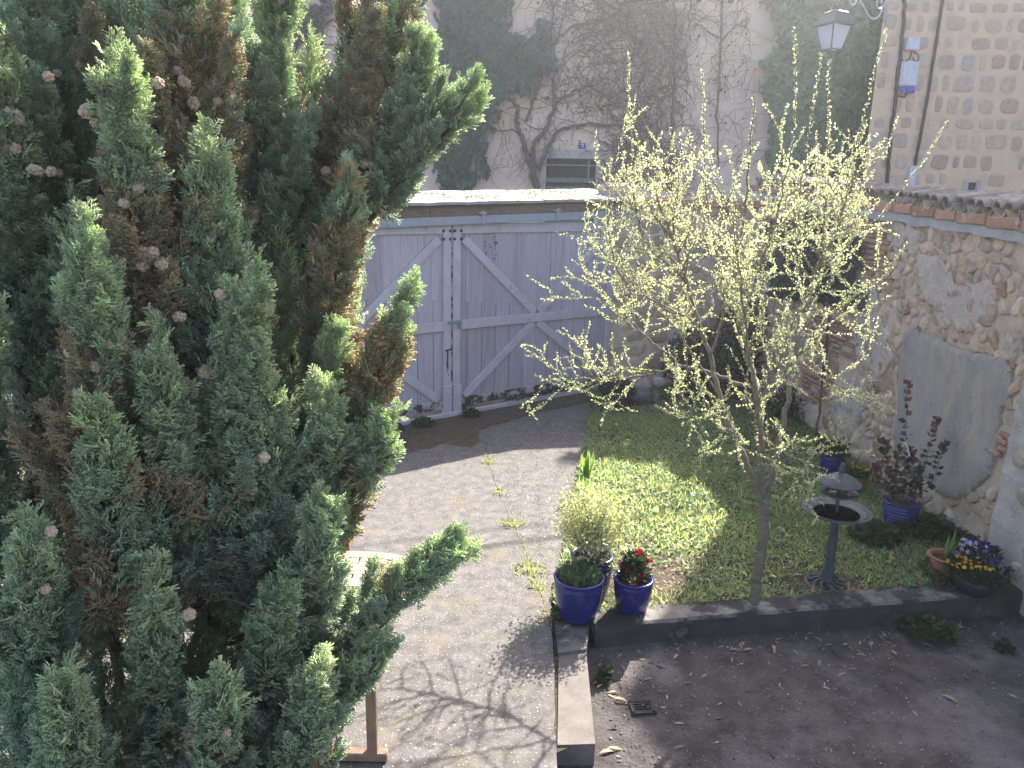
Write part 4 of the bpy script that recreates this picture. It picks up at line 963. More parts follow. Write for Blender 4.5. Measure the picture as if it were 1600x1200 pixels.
# sprays are small meshes that geometry nodes set out along each branch
SPR_L = []
for key in (('g', 0), ('b', 0), ('g', 1), ('b', 1)):
    for v, f, c in SPR[key]:
        me = npmesh('spray', v, f, c); me.materials.append(M['cypress']); SPR_L.append((key, bpy.data.objects.new('spray', me)))
ng = bpy.data.node_groups.new('spray_setout', 'GeometryNodeTree')
ng.interface.new_socket('Geometry', in_out='INPUT', socket_type='NodeSocketGeometry'); ng.interface.new_socket('Geometry', in_out='OUTPUT', socket_type='NodeSocketGeometry')
_n = ng.nodes.new; gi = _n('NodeGroupInput'); go = _n('NodeGroupOutput'); g2i = _n('GeometryNodeGeometryToInstance')
for key, ob in reversed(SPR_L):      # a multi-input socket lists its links last first
    oi = _n('GeometryNodeObjectInfo'); oi.inputs['Object'].default_value = ob; oi.transform_space = 'ORIGINAL'; ti = _n('GeometryNodeGeometryToInstance'); ng.links.new(oi.outputs['Geometry'], ti.inputs[0])
    if 'jn' not in globals(): jn = _n('GeometryNodeJoinGeometry')
    ng.links.new(ti.outputs[0], jn.inputs[0])
def natt(nm, ty): a = _n('GeometryNodeInputNamedAttribute'); a.data_type = ty; a.inputs['Name'].default_value = nm; return a.outputs['Attribute']
iop = _n('GeometryNodeInstanceOnPoints'); ng.links.new(gi.outputs[0], iop.inputs['Points']); ng.links.new(jn.outputs[0], iop.inputs['Instance']); iop.inputs['Pick Instance'].default_value = True
ng.links.new(natt('is_spray', 'BOOLEAN'), iop.inputs['Selection']); ng.links.new(natt('kind_index', 'INT'), iop.inputs['Instance Index']); ng.links.new(natt('turn', 'FLOAT_VECTOR'), iop.inputs['Rotation']); ng.links.new(natt('size', 'FLOAT'), iop.inputs['Scale'])
j2 = _n('GeometryNodeJoinGeometry'); ng.links.new(iop.outputs[0], j2.inputs[0]); ng.links.new(gi.outputs[0], j2.inputs[0]); ng.links.new(j2.outputs[0], go.inputs[0])
def branch_mesh(tube, P, Mx, size, kindix, tint):
    me = bpy.data.meshes.new('branch'); nb = len(tube.v); me.from_pydata(tube.v+[tuple(p) for p in P], [], tube.f); me.polygons.foreach_set('use_smooth', np.ones(len(me.polygons), bool)); me.materials.append(M['cbark'])
    ex = np.arctan2(Mx[:, 2, 1], Mx[:, 2, 2]); ey = np.arcsin(np.clip(-Mx[:, 2, 0], -1, 1)); ez = np.arctan2(Mx[:, 1, 0], Mx[:, 0, 0])
    def at(nm, ty, f, arr, w_):
        full = np.zeros((nb+len(P), w_), arr.dtype if arr.dtype != bool else bool); full[nb:] = arr.reshape(len(P), w_); me.attributes.new(nm, ty, 'POINT').data.foreach_set(f, full.ravel())
    at('is_spray', 'BOOLEAN', 'value', np.ones(len(P), bool), 1); at('kind_index', 'INT', 'value', np.asarray(kindix, np.int32), 1); at('turn', 'FLOAT_VECTOR', 'vector', np.stack([ex, ey, ez], -1).astype(np.float32), 3)
    at('size', 'FLOAT', 'value', np.asarray(size, np.float32), 1); at('tint', 'FLOAT_VECTOR', 'vector', np.asarray(tint, np.float32), 3); return me
# (tip px, base px, y tip, y base, radius px, brown amount, detail)
PLUMES = [
 ((186, 145), (265, 660), 2.25, 2.55, 88, .55, 0), ((140, 405), (172, 880), 2.1, 2.4, 84, .55, 0), ((326, 262), (352, 780), 2.4, 2.7, 92, .2, 0), ((282, -70), (292, 470), 2.6, 2.85, 108, .5, 0),
 ((395, 462), (335, 920), 2.25, 2.6, 86, .12, 0), ((545, 305), (490, 640), 2.75, 2.95, 48, .65, 0), ((622, 488), (525, 790), 2.65, 2.9, 48, .6, 0), ((645, -170), (500, 470), 3.05, 3.2, 92, .5, 0), ((590, 60), (520, 420), 3.0, 3.1, 70, .6, 0),
 ((727, 176), (560, 360), 2.9, 3.05, 42, .0, 0), ((440, -40), (410, 520), 2.9, 3.1, 84, .2, 0), ((512, 640), (465, 930), 2.5, 2.8, 52, .2, 0), ((605, 670), (490, 900), 2.6, 2.8, 38, .6, 0),
 ((505, 810), (440, 1100), 2.3, 2.6, 88, .03, 0), ((707, 876), (440, 1120), 2.45, 2.6, 62, .15, 0), ((160, 672), (175, 1000), 2.05, 2.35, 78, .55, 0), ((45, 850), (90, 1180), 2.0, 2.3, 92, .2, 0),
 ((340, 1085), (335, 1350), 2.05, 2.3, 84, .45, 0), ((105, 1090), (130, 1400), 1.95, 2.2, 120, .0, 0), ((580, 1020), (400, 1240), 2.35, 2.5, 62, .05, 0), ((495, 1060), (430, 1330), 2.2, 2.45, 96, .03, 0), ((520, 535), (485, 790), 2.7, 2.9, 46, .2, 0),
 ((60, -90), (110, 450), 2.85, 3.1, 118, .05, 0), ((160, -80), (180, 430), 2.95, 3.2, 96, .1, 0), ((5, 110), (55, 640), 2.6, 2.95, 84, .05, 0), ((-40, 520), (-20, 960), 2.3, 2.6, 86, .05, 0), ((250, 560), (265, 1000), 2.2, 2.5, 80, .25, 0), ((420, 640), (400, 980), 2.4, 2.7, 70, .05, 0), ((660, 90), (590, 330), 2.95, 3.1, 46, .1, 0),
 ((245, 930), (255, 1320), 2.15, 2.5, 70, .1, 0), ((440, 930), (400, 1230), 2.3, 2.5, 70, .1, 0), ((575, 640), (490, 850), 2.75, 2.9, 38, .4, 0), ((520, 800), (460, 1000), 2.6, 2.8, 46, .3, 0), ((150, 900), (160, 1260), 2.4, 2.6, 95, .1, 1), ((330, 800), (320, 1200), 2.7, 2.9, 120, .05, 1), ((30, 250), (30, 700), 2.9, 3.1, 105, .05, 1), ((300, 420), (310, 900), 2.8, 3.0, 100, .1, 1), ((230, -40), (240, 400), 3.0, 3.2, 110, .1, 1), ((110, 350), (110, 850), 2.75, 3.0, 100, .1, 1), ((440, 400), (430, 900), 2.9, 3.1, 95, .1, 1), ((470, 950), (410, 1250), 2.7, 2.85, 85, .1, 1), ((20, 960), (30, 1350), 2.4, 2.6, 110, .05, 1), ((200, 1120), (230, 1400), 2.3, 2.5, 110, .1, 1), ((480, 100), (450, 480), 3.2, 3.3, 70, .15, 1),
 ((360, -60), (335, 620), 3.4, 3.6, 125, .1, 1), ((480, 230), (440, 830), 3.2, 3.5, 105, .15, 1), ((205, 420), (225, 1050), 3.0, 3.3, 125, .05, 1), ((400, 640), (370, 1150), 3.0, 3.2, 110, .1, 1), ((90, 560), (85, 1000), 2.9, 3.2, 100, .05, 1), ((545, 460), (470, 930), 3.1, 3.3, 58, .3, 1), ((-20, -60), (10, 420), 3.2, 3.4, 110, .05, 1), ((560, 120), (500, 620), 3.3, 3.5, 80, .2, 1), ((260, 300), (270, 800), 3.1, 3.4, 110, .1, 1), ((500, 820), (440, 1130), 2.85, 3.0, 62, .1, 1), ((120, 260), (130, 760), 3.1, 3.4, 110, .05, 1)]
AX_BASE = AY(240, 1290, 3.05)
limbs = MB(); branches = []; ntri = 0
for ip, (tp, bp2, yt, yb, rpx, br, lod) in enumerate(PLUMES):
    tip = AY(*tp, yt); base = AY(*bp2, yb); ax = tip-base; L = np.linalg.norm(ax); axn = ax/L; R_ = rpx/1200*yt
    side = abs(axn[2]) < .75
    a1 = nz(np.cross(axn, [.2, .9, .1])); a2 = np.cross(axn, a1); PP, DD, TT, OO, LL = [], [], [], [], []
    ns = int((34 if not lod else 24)*(L/1.1)**.8*(R_/.19)**.8); ns = max(16, min(ns, 52)); ph0 = rng.uniform(0, 6.28)
    def axis_at(t): return base+ax*t+np.array([0, 0, .10*L*math.sin(t*math.pi)*(1 if side else 0)])+a1*(.035*L*math.sin(t*5+ip))*(1-t)
    for k in range(ns):
        t = .03+.90*(k+random.random()*.8)/ns; ph = ph0+k*2.4+random.uniform(-.4, .4)
        prof = .6+.4*(t/.3) if t < .3 else max(.06, 1-(t-.3)/.72)**1.0
        out = a1*math.cos(ph)+a2*math.sin(ph); r_out = R_*prof*random.uniform(.62, 1.12); sl = min(.36, max(.11, r_out*1.5)); lead = 1.0 if random.random() > .26 else .5; sl *= 1.0 if lead == 1.0 else 1.4
        d = nz(axn*(1.1+.5*t)+out*(.95*(1-.55*t))+Z*.15+rng.normal(size=3)*.12); st_ = axis_at(t)+out*r_out*.10; up_ = nz(axn+Z*.4)
        m_ = int((11+62*sl/.3)*(1 if not lod else .62))
        f_ = rng.random(m_)**.8; q_ = st_+d*(sl*f_)[:, None]+up_*(.20*sl*f_**2)[:, None]
        rad = nz(rng.normal(size=(m_, 3))+out*.35); w_ = lead*(.055*(1-f_)**.6+.008)*(sl/.28)**.6
        PP.append(q_+rad*(w_*rng.uniform(.2, 1, m_))[:, None]); DD.append(d*1.0+up_*(.35*f_)[:, None]+rad*(.75*(1-f_*.7))[:, None]+rng.normal(size=(m_, 3))*.16); TT.append(np.full(m_, t)*.6+.4*np.clip(t+f_*.25, 0, 1)); OO.append(np.tile(out, (m_, 1))); LL.append(rng.uniform(.06, .11, m_)*(1-.25*f_))
    m_ = 48; f_ = np.linspace(.70, 1.09, m_); PP.append(np.array([axis_at(q) for q in f_])+rng.normal(size=(m_, 3))*(.018*np.maximum(1.02-f_, 0)/.3+.003)[:, None]); DD.append(axn[None]+rng.normal(size=(m_, 3))*.42); TT.append(f_); OO.append(rng.normal(size=(m_, 3))); LL.append(rng.uniform(.05, .09, m_))
    T_, D, t, out, ln = np.concatenate(PP), np.concatenate(DD), np.concatenate(TT), np.concatenate(OO), np.concatenate(LL); n = len(t)
    Mx = frames(D, out)
    bm = (fbm(T_[:, 0]*6+ip, T_[:, 2]*5+T_[:, 1]*6) - .5)*1.8+br*1.15 - .6*np.clip((t-.66)/.3, 0, 1) - .2*np.clip((.15-t)/.15, 0, 1) > .40
    nvar = 5 if not lod else 4; off = {(0, 0): 0, (1, 0): 5, (0, 1): 10, (1, 1): 14}
    ki = np.where(bm, off[(1, lod)], off[(0, lod)])+rng.integers(0, nvar, n)
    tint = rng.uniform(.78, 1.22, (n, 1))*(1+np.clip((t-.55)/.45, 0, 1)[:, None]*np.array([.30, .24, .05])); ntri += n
    mb = MB(); mid = (base*.6+AX_BASE*.4); mid[2] = base[2]-.25
    pts = smooth_path([np.array([AX_BASE[0]+(base[0]-AX_BASE[0])*.25, AX_BASE[1], min(base[2]-.1, max(.3, base[2]-.9))]), mid, base, base+ax*.45, tip-ax*.05], 4, .006)
    mb.tube(pts, list(np.linspace(.022, .003, len(pts))), 5)
    o = link('branch', branch_mesh(mb, T_, Mx, ln, ki, tint), None, cy); md = o.modifiers.new('sprays', 'NODES'); md.node_group = ng
    branches.append((o, tip, base, R_, tp, bp2, rpx, lod)); o['kind'] = 'stuff'
print('cypress sprays', ntri)
for pts, r0 in (([(240, 1330, 3.05), (236, 1100, 3.05), (238, 900, 3.05), (260, 600, 3.05), (290, 200, 3.05), (300, -200, 3.1)], .075), ([(70, 1400, 2.9), (52, 780, 2.85), (40, 640, 2.85), (22, 520, 2.85), (10, 400, 2.85), (0, 100, 2.9)], .03), ([(430, 1400, 3.0), (412, 1000, 3.0), (420, 800, 3.0), (470, 500, 3.05), (540, 200, 3.1)], .04)):
    P = smooth_path(TP(pts), 6, .01); mb = MB(); mb.tube(P, list(np.linspace(r0, r0*.4, len(P))), 9); mb.obj('trunk', M['cbark'], cy, smooth=True)
for pts, r0 in (([(330, 935, 2.3), (380, 948, 2.25), (440, 965, 2.2)], .004), ([(320, 870, 2.4), (370, 875, 2.35), (415, 878, 2.3)], .004), ([(85, 1100, 2.1), (95, 1040, 2.05), (110, 1010, 2.05)], .004), ([(480, 1040, 2.4), (540, 1000, 2.4), (610, 945, 2.42)], .007), ([(60, 820, 2.5), (55, 700, 2.5), (40, 640, 2.5)], .01)):
    P = smooth_path(TP(pts), 4, .006); mb = MB(); mb.tube(P, list(np.linspace(r0, r0*.5, len(P))), 5); mb.obj('bare_twig', M['cbark'], cy)
# bare lower twigs and small dead tips
# cones
def cone_mesh():
    S = [np.array([math.sqrt(1-z*z)*math.cos(k*2.399), math.sqrt(1-z*z)*math.sin(k*2.399), z]) for k, z in enumerate(np.linspace(.93, -.93, 12))]
    V, n1, n2 = [], 13, 20
    for i in range(n1+1):
        for j in range(n2):
            th = math.pi*i/n1; p = np.array([math.sin(th)*math.cos(2*math.pi*j/n2), math.sin(th)*math.sin(2*math.pi*j/n2), math.cos(th)])
            d = sorted(math.acos(max(-1, min(1, p@s))) for s in S); e = min(1, (d[1]-d[0])/.35); V.append(p*(.70+.30*e+.12*max(0, 1-d[0]/.16))*np.array([1, 1, 1.08]))
    return V, [(i*n2+j, (i+1)*n2+j, (i+1)*n2+(j+1) % n2, i*n2+(j+1) % n2) for i in range(n1) for j in range(n2)]
mb = MB(); mb.add(*cone_mesh()); cme = mb.mesh('cone'); cme.materials.append(M['cone'])
CONES = [(92, 270), (80, 268), (62, 268), (25, 178), (28, 188), (16, 174), (8, 230), (6, 244), (127, 103), (142, 118), (90, 115), (76, 120), (135, 174), (150, 192), (52, 265), (24, 232), (288, 128), (278, 110), (247, 130), (303, 162), (340, 158), (195, 318), (216, 294), (222, 395), (238, 395), (252, 412), (222, 414), (328, 370), (318, 468), (280, 495), (345, 552), (322, 582), (345, 460), (112, 550), (150, 572), (412, 715), (494, 858), (568, 256), (580, 257), (510, 268), (295, 960), (40, 925), (70, 920), (80, 830), (595, 845), (560, 716), (320, 1150), (352, 1145), (385, 205)]
for i, (x, y) in enumerate(CONES):
    best = None
    for o, tip, base, R_, tp, bp2, rpx, lod in branches:
        ax = np.array([tp[0]-bp2[0], tp[1]-bp2[1]], float); t = ((x-bp2[0])*ax[0]+(y-bp2[1])*ax[1])/(ax@ax); tc = min(.97, max(.05, t)); q = np.array(bp2)+ax*tc; dd_ = np.hypot(x-q[0], y-q[1])/rpx
        if dd_ > .85 or (t < -.05 or t > 1.05): continue
        P3 = base+(tip-base)*tc; yy = P3[1]-R_*.70*math.sqrt(max(.05, 1-min(1, dd_)**2))*(1 if tc < .4 else max(.15, (1-tc)/.6))
        if best is None or yy < best[0]: best = (yy, o)
    if best is None: continue
    yy, o = best
    c = bpy.data.objects.new('cone', cme); COL.objects.link(c); c.parent = o; c.location = AY(x, y, yy); s = random.uniform(.015, .021); c.scale = (s, s, s*random.uniform(.9, 1.15)); c.rotation_euler = [random.uniform(0, 6) for _ in range(3)]
# ================================================================== LAWN AND GROUND COVER
def bedpts(n, dens):
    x = rng.uniform(.2, 4.4, n*3); y = rng.uniform(4.9, 12.8, n*3); ok = inpoly(x, y, BED); x, y = x[ok], y[ok]; d = dens(x, y); ok = rng.random(len(x)) < d; return x[ok][:n], y[ok][:n]
BARE = lambda x, y: np.exp(-(((x-1.15)/.42)**2+((y-5.6)/.55)**2))*.92 + np.exp(-(((x-2.55)/.33)**2+((y-5.55)/.25)**2))*.8 + np.exp(-(((x-1.3)/.35)**2+((y-9.3)/.25)**2))*.5
def dens(x, y): return np.clip((.1+1.6*fbm(x*2.2, y*2.2))*(.1+1.6*fbm(x*7+5, y*7)) - BARE(x, y) - .55*np.clip((y-10.3)/.8, 0, 1), .0, 1)
x, y = bedpts(62000, dens); n = len(x); z = bz(x, y); hgt = .008+.07*fbm(x*3.1, y*3.1)**1.5*rng.random(n)
tone = fbm(x*1.4+3, y*1.4+8)[:, None]; base = np.array((.10, .17, .12))*(1-tone)+np.array((.33, .38, .24))*tone
C0 = base*rng.uniform(.7, 1.35, (n, 1)); yel = rng.random(n) < .08; C0[yel] = vary((.30, .26, .11), yel.sum(), .3)
V1 = scatter(RND_V, RND_F, frames(np.stack([rng.normal(size=n), rng.normal(size=n), .35+.4*rng.random(n)], -1), np.tile(Z, (n, 1))), np.stack([x, y, z+hgt], -1), rng.lognormal(-3.9, .36, n), C0)
tag(link('clover_leaves', npmesh('clover_leaves', *V1), M['lawn']), 'low clover and weed leaves covering the garden bed', 'ground cover', kind='stuff')
x, y = bedpts(30000, lambda x, y: np.clip((.2+1.2*fbm(x*1.7+9, y*1.7))*(.3+fbm(x*5, y*5))-BARE(x, y)*.8-.4*np.clip((y-10.5)/.8, 0, 1)+.5*np.exp(-((y-9.9)/.5)**2)*(x < 2.3), 0, 1)); n = len(x)
C0 = vary((.22, .29, .15), n, .35, .15); dry = rng.random(n) < .12; C0[dry] = vary((.34, .28, .15), dry.sum(), .3)
V1 = scatter(BLADE_V, BLADE_F, frames(np.stack([rng.normal(size=n)*.6, rng.normal(size=n)*.6, .5+rng.random(n)], -1)), np.stack([x, y, bz(x, y)], -1), rng.uniform(.04, .11, n), C0)
tag(link('grass', npmesh('grass', *V1), M['lawn']), 'short grass blades growing among the clover in the bed', 'grass', kind='stuff')
def litter(name, label, n, region, zf, size, cols, amt=.3, tv=LONG_V, tf=LONG_F):
    P = []
    while len(P) < n:
        a, b = random.uniform(*region[0]), random.uniform(*region[1])
        if region[2](a, b): P.append((a, b))
    P = np.array(P); D = np.stack([rng.normal(size=n), rng.normal(size=n), rng.normal(size=n)*.12], -1)
    C0 = np.array([cols[rng.integers(len(cols))] for _ in range(n)])*rng.uniform(1-amt, 1+amt, (n, 1))
    o = link(name, npmesh(name, *scatter(tv, tf, frames(D, np.tile(Z, (n, 1))), np.stack([P[:, 0], P[:, 1], zf(P[:, 0], P[:, 1])+.006], -1), rng.uniform(*size, n), C0)), M['litter'])
    return tag(o, label, 'litter', kind='stuff')
curbline = lambda x: c1[1]+CD[1]/CD[0]*(x-c1[0])
inyard = lambda a, b: b < curbline(a)-.03 and a > .36+.02*(5-b)+(0.25 if 3.4 < b < 4.8 else 0)
litter('leaf_litter', 'dry brown leaf crumbs strewn over the garden bed soil', 5000, ((.35, 4.1), (4.95, 12), lambda a, b: inpoly(a, b, BED) and random.random() < .25+BARE(a, b)), bz, (.015, .05), [(.33, .24, .15), (.20, .13, .08), (.42, .34, .24)])
nearcurb = lambda a, b: inyard(a, b) and random.random() < math.exp(-(curbline(a)-b)/.25)+.03+.5*(a < .75)
litter('straw', 'pale straw and leaf shreds scattered on the dark yard', 420, ((.35, 5), (2.9, 5.6), nearcurb), yz, (.03, .08), [(.26, .2, .14), (.16, .12, .08), (.34, .28, .2)])
PEB_V = np.array([(-.5, -.3, 0), (.4, -.45, 0), (.5, .35, 0), (-.35, .5, 0), (-.2, -.1, .4), (.25, .1, .35)]); PEB_F = np.array([(0, 1, 5), (0, 5, 4), (1, 2, 5), (2, 3, 5), (3, 4, 5), (3, 0, 4)])
def pebbles(name, label, n, reg, zf, size, cols):
    o = litter(name, label, n, reg, zf, size, cols, .3, PEB_V[:, [0, 1, 2]]*np.array([1, 1, 1]), PEB_F); return o
o = pebbles('gravel', 'tiny pale gravel specks on the dark yard', 2600, ((.35, 5.2), (2.7, 5.6), inyard), yz, (.006, .016), [(.22, .21, .21), (.34, .32, .31), (.14, .13, .13), (.08, .075, .075)]); o['category'] = 'gravel'
o = pebbles('chippings', 'fine pale chippings bedded in the concrete drive', 15000, ((-2.5, 1.2), (3.2, 10), lambda a, b: a < np.interp(b, [1, 3.5, 5.2, 6.2, 8.4, 10.6], [.25, .27, .32, .49, .79, 1.15]) and random.random() < .35+fbm(a*2, b*2)), lambda x, y: np.zeros_like(x)-.007, (.004, .011), [(.36, .33, .30), (.52, .48, .44), (.10, .09, .085), (.08, .075, .07)]); o['category'] = 'gravel'
# larger fallen leaves one can count
fi = 0
FL = ['curled tan leaf on the concrete step under the largest blue pot', 'tan leaf lying across the front edge of the concrete step', 'small tan leaf in the corner between step and curb end', 'long tan leaf at the curb foot below the tree trunk', 'short tan leaf just right of the one below the tree trunk',
 'long tan leaf at the curb foot left of the tree trunk', 'tan leaf at the curb foot straight below the bird bath', 'smaller tan leaf to the right of the one below the bird bath', 'small tan leaf midway between bird bath and green weed patch', 'tan leaf in front of the left side of the green weed patch',
 'tan leaf touching the front of the green weed patch', 'small tan leaf in front of the right side of the weed patch', 'tan leaf standing right of the green weed patch by the curb', 'tan leaf at the left end of the green weed patch', 'longest tan leaf, alone on the open yard at right', 'tan leaf nearest the right edge of the yard',
 'tan leaf between the concrete strip and the drain grate', 'tan leaf just behind the one left of the drain grate', 'tan leaf close beside the middle of the concrete strip', 'long tan leaf by the near end of the concrete strip', 'second tan leaf by the near end of the strip, slightly behind', 'small tan leaf at the bottom of the view below the drain', 'small tan leaf alone near the bottom middle of the yard']
for x, y, L, z in ((880, 985, .11, .0), (893, 1003, .08, .0), (915, 1000, .05, -.01), (1208, 1010, .10, None), (1222, 1002, .06, None), (1160, 1020, .10, None), (1284, 1005, .09, None), (1317, 1008, .07, None), (1355, 1002, .06, None), (1402, 1022, .08, None), (1441, 1003, .09, None), (1486, 1016, .05, None), (1498, 982, .07, None), (1375, 988, .08, None), (1470, 1083, .13, None), (1574, 1082, .07, None), (958, 1090, .10, None), (950, 1083, .07, None), (932, 1075, .08, None), (936, 1172, .12, None), (948, 1165, .10, None), (1000, 1203, .06, None), (1300, 1175, .05, None)):
    p = G(x, y, -.16 if z is None else z); p[2] = (yz(p[0], p[1])+.008) if z is None else z+.004
    v = LONG_V*np.array([.9, 1, 1])*L; a = random.uniform(0, 6.28); v = np.stack([v[:, 0]*math.cos(a)-v[:, 1]*math.sin(a), v[:, 0]*math.sin(a)+v[:, 1]*math.cos(a), v[:, 2]+.004+abs(v[:, 0])*.4], -1)
    o = link('fallen_leaf', npmesh('fallen_leaf', v, LONG_F, np.tile(np.array((.38, .29, .19))*random.uniform(.7, 1.2), (6, 1))), M['litter'], loc=tuple(p))
    tag(o, FL[fi], 'fallen leaf', 'dried leaves on the yard'); fi += 1
# drain cover
dp = G(1003, 1104, -.165); dt = thing('drain_cover', 'small rusty square drain grate set in the dark yard', 'drain', (dp[0], dp[1], yz(dp[0], dp[1])+.004), rz=.1)
mb = MB()
for a, b, wx, wy in ((0, .055, .15, .02), (0, -.055, .15, .02), (.065, 0, .02, .12), (-.065, 0, .02, .12)): mb.box((a, b, 0), (wx, wy, .02))
mb.obj('frame', M['dark'], dt)
for k in range(4): mb = MB(); mb.box((0, -.035+.023*k, .0), (.115, .010, .016)); mb.obj('grate_bar', M['dark'], dt)
mb = MB(); mb.box((0, 0, -.012), (.12, .10, .01)); mb.obj('drain_well', M['bitumen'], dt)

# ------------------------------------------------------------------ little plants
def leaves_part(name, P, D, size, col, mat, parent, tv=LEAF_V, tf=LEAF_F, up=None, amt=.3, hue=.12, kind='stuff'):
    P = np.asarray(P); n = len(P); C0 = vary(col, n, amt, hue) if np.ndim(col) == 1 else col
    s = rng.uniform(*size, n); V, Fc, C = scatter(tv, tf, frames(np.asarray(D), None if up is None else np.tile(np.array(up, float), (n, 1))), P, s, C0)
    return tag(link(name, npmesh(name, V, Fc, C), mat, parent), kind=kind)
def clump(name, label, cat, c, rad, h, n, size, col, mat='leaf', tv=RND_V, tf=RND_F, group=None):
    t = thing(name, label, cat, tuple(c), group); a = rng.uniform(0, 6.28, n); r_ = rad*np.sqrt(rng.random(n)); zz = h*rng.random(n)*(1-(r_/rad)**2*.7)
    P = np.stack([np.cos(a)*r_, np.sin(a)*r_, zz], -1); D = np.stack([np.cos(a)*.8+rng.normal(size=n)*.5, np.sin(a)*.8+rng.normal(size=n)*.5, .3+rng.random(n)*.6], -1)
    leaves_part('leaves', P, D, size, col, M[mat], t, tv, tf, up=(0, 0, 1)); return t
# weeds in the joint of the drive and along its edges
for x, y, r_, n, lab in ((762, 722, .06, 60, 'grass tuft in the drive joint nearest the gate shadow'), (778, 770, .05, 45, 'thin weed tuft in the drive joint above the larger tuft'), (800, 818, .09, 110, 'bushy weed in the drive joint beside the cable shadow'), (828, 890, .10, 150, 'largest weed in the drive joint left of the blue pots'), (838, 915, .05, 40, 'small weed at the near end of the drive joint')):
    t = clump('weed', lab, 'weed', G(x, y), r_*1.3, .02, n//2, (.01, .025), (.24, .26, .09)); m_ = n; a = rng.uniform(0, 6.28, m_); rr = r_*1.5*rng.random(m_)
    leaves_part('blades', np.stack([np.cos(a)*rr, np.sin(a)*rr, rr*0], -1), np.stack([np.cos(a)*.5, np.sin(a)*.5, .4+rng.random(m_)], -1), (.02, .06), (.26, .28, .10), M['lawn'], t, BLADE_V, BLADE_F)
jw = []
for (xa, ya), (xb, yb) in zip(CRK[:-1], CRK[1:]):
    for k in range(130):
        t = random.random()
        if fbm(xa*3+t*5, ya*3+t) > .47: jw.append((xa+(xb-xa)*t+random.gauss(0, .02), ya+(yb-ya)*t))
jw = np.array(jw); n = len(jw); leaves_part('joint_weeds', np.c_[jw, np.zeros(n)], np.stack([rng.normal(size=n)*.5, rng.normal(size=n)*.5, .3+rng.random(n)*.6], -1), (.015, .05), (.24, .25, .09), M['lawn'], None, BLADE_V, BLADE_F); 
bpy.data.objects['joint_weeds']['label'] = 'sparse small weeds following the joint across the drive'; bpy.data.objects['joint_weeds']['category'] = 'weeds'
for s, r_, lab in ((-.55, .16, 'green weeds at the foot of the left gate leaf'), (.22, .12, 'dark green weeds at the foot of the gate seam'), (-1.0, .14, 'low weeds by the gate foot beside the conifer')):
    p = gp(s, 0, .22); clump('weed', lab, 'weed', p, r_, .10, 230, (.025, .05), (.035, .075, .03))
clump('weed', 'small dark weed climbing the lower right corner by the gate seam', 'weed', gp(.22, .02, .11), .07, .22, 110, (.02, .045), (.02, .045, .022))
for s, lab in ((1.2, 'moss and weeds along the middle foot of the right gate leaf'), (1.9, 'dark moss clump along the foot of the right gate leaf'), (2.6, 'weedy tuft at the right foot of the gate by the pier')):
    t = thing('weed', lab, 'weed', tuple(gp(s, .085, .10))); n = 170
    P = np.array([GD*random.uniform(-.35, .35)+GN*random.uniform(-.03, .03)+Z*random.uniform(0, .06) for _ in range(n)]); leaves_part('leaves', P, rng.normal(size=(n, 3))*.6+Z*.6, (.02, .045), (.02, .038, .018), M['leaf'], t, RND_V, RND_F)
for x, y, r_, h, n, c, lab in ((1445, 985, .20, .10, 420, (.035, .085, .032), 'round green weed patch at the curb foot on the yard'), (1568, 1013, .05, .08, 50, (.03, .06, .03), 'small dark weed on the yard near the pier'), (945, 1062, .05, .10, 60, (.04, .08, .03), 'small weed beside the concrete strip with dry leaves'), (922, 1010, .05, .12, 60, (.07, .11, .035), 'pale weed in the corner of curb and strip')):
    p = G(x, y, -.165); p[2] = yz(p[0], p[1]); clump('weed', lab, 'weed', p, r_, h, n, (.025, .05), c)
for x, y, lab in ((878, 962, 'small green weed at the left foot of the largest blue pot'), (915, 968, 'small green weed at the right foot of the largest blue pot'), (968, 960, 'small green weed between the two front blue pots')):
    clump('weed', lab, 'weed', G(x, y), .06, .07, 60, (.03, .05), (.05, .10, .035))
# lush leafy plants by the wall
for x, y, r_, h, n, s, c, lab in ((1370, 845, .22, .16, 260, (.05, .09), (.035, .075, .035), 'lush leafy plant just left of the ribbed blue pot'), (1420, 838, .15, .16, 170, (.05, .08), (.055, .09, .05), 'lush leafy plant in front of the ribbed blue pot'), (1455, 838, .20, .18, 230, (.05, .09), (.035, .075, .035), 'leafy plant to the right of the ribbed blue pot'), (1500, 850, .18, .12, 170, (.04, .07), (.03, .06, .03), 'dark low plant at the wall foot above the flower pots')):
    clump('leafy_plant', lab, 'plant', G(x, y), r_, h, n, s, c)
cl = clump('celandine', 'round leaved plant spilling over the curb below the terracotta pot', 'plant', G(1482, 905, .03), .17, .17, 120, (.055, .10), (.05, .10, .035))
# iris blades by the drive
for x, y, h, lab in ((917, 745, .32, 'tall green iris blades standing at the drive edge'), (913, 772, .22, 'shorter green iris blades in front of the taller ones'), (880, 790, .14, 'few narrow leaves beside the variegated shrub')):
    t = thing('iris', lab, 'plant', tuple(G(x, y))); n = 9
    leaves_part('blades', rng.normal(size=(n, 3))*.02*np.array([1, 1, 0]), np.stack([rng.normal(size=n)*.13, rng.normal(size=n)*.13, np.ones(n)], -1), (h*.7, h*1.1), (.11, .19, .05), M['lawn'], t, BLADE_V*np.array([1.6, 1, .4]), BLADE_F)

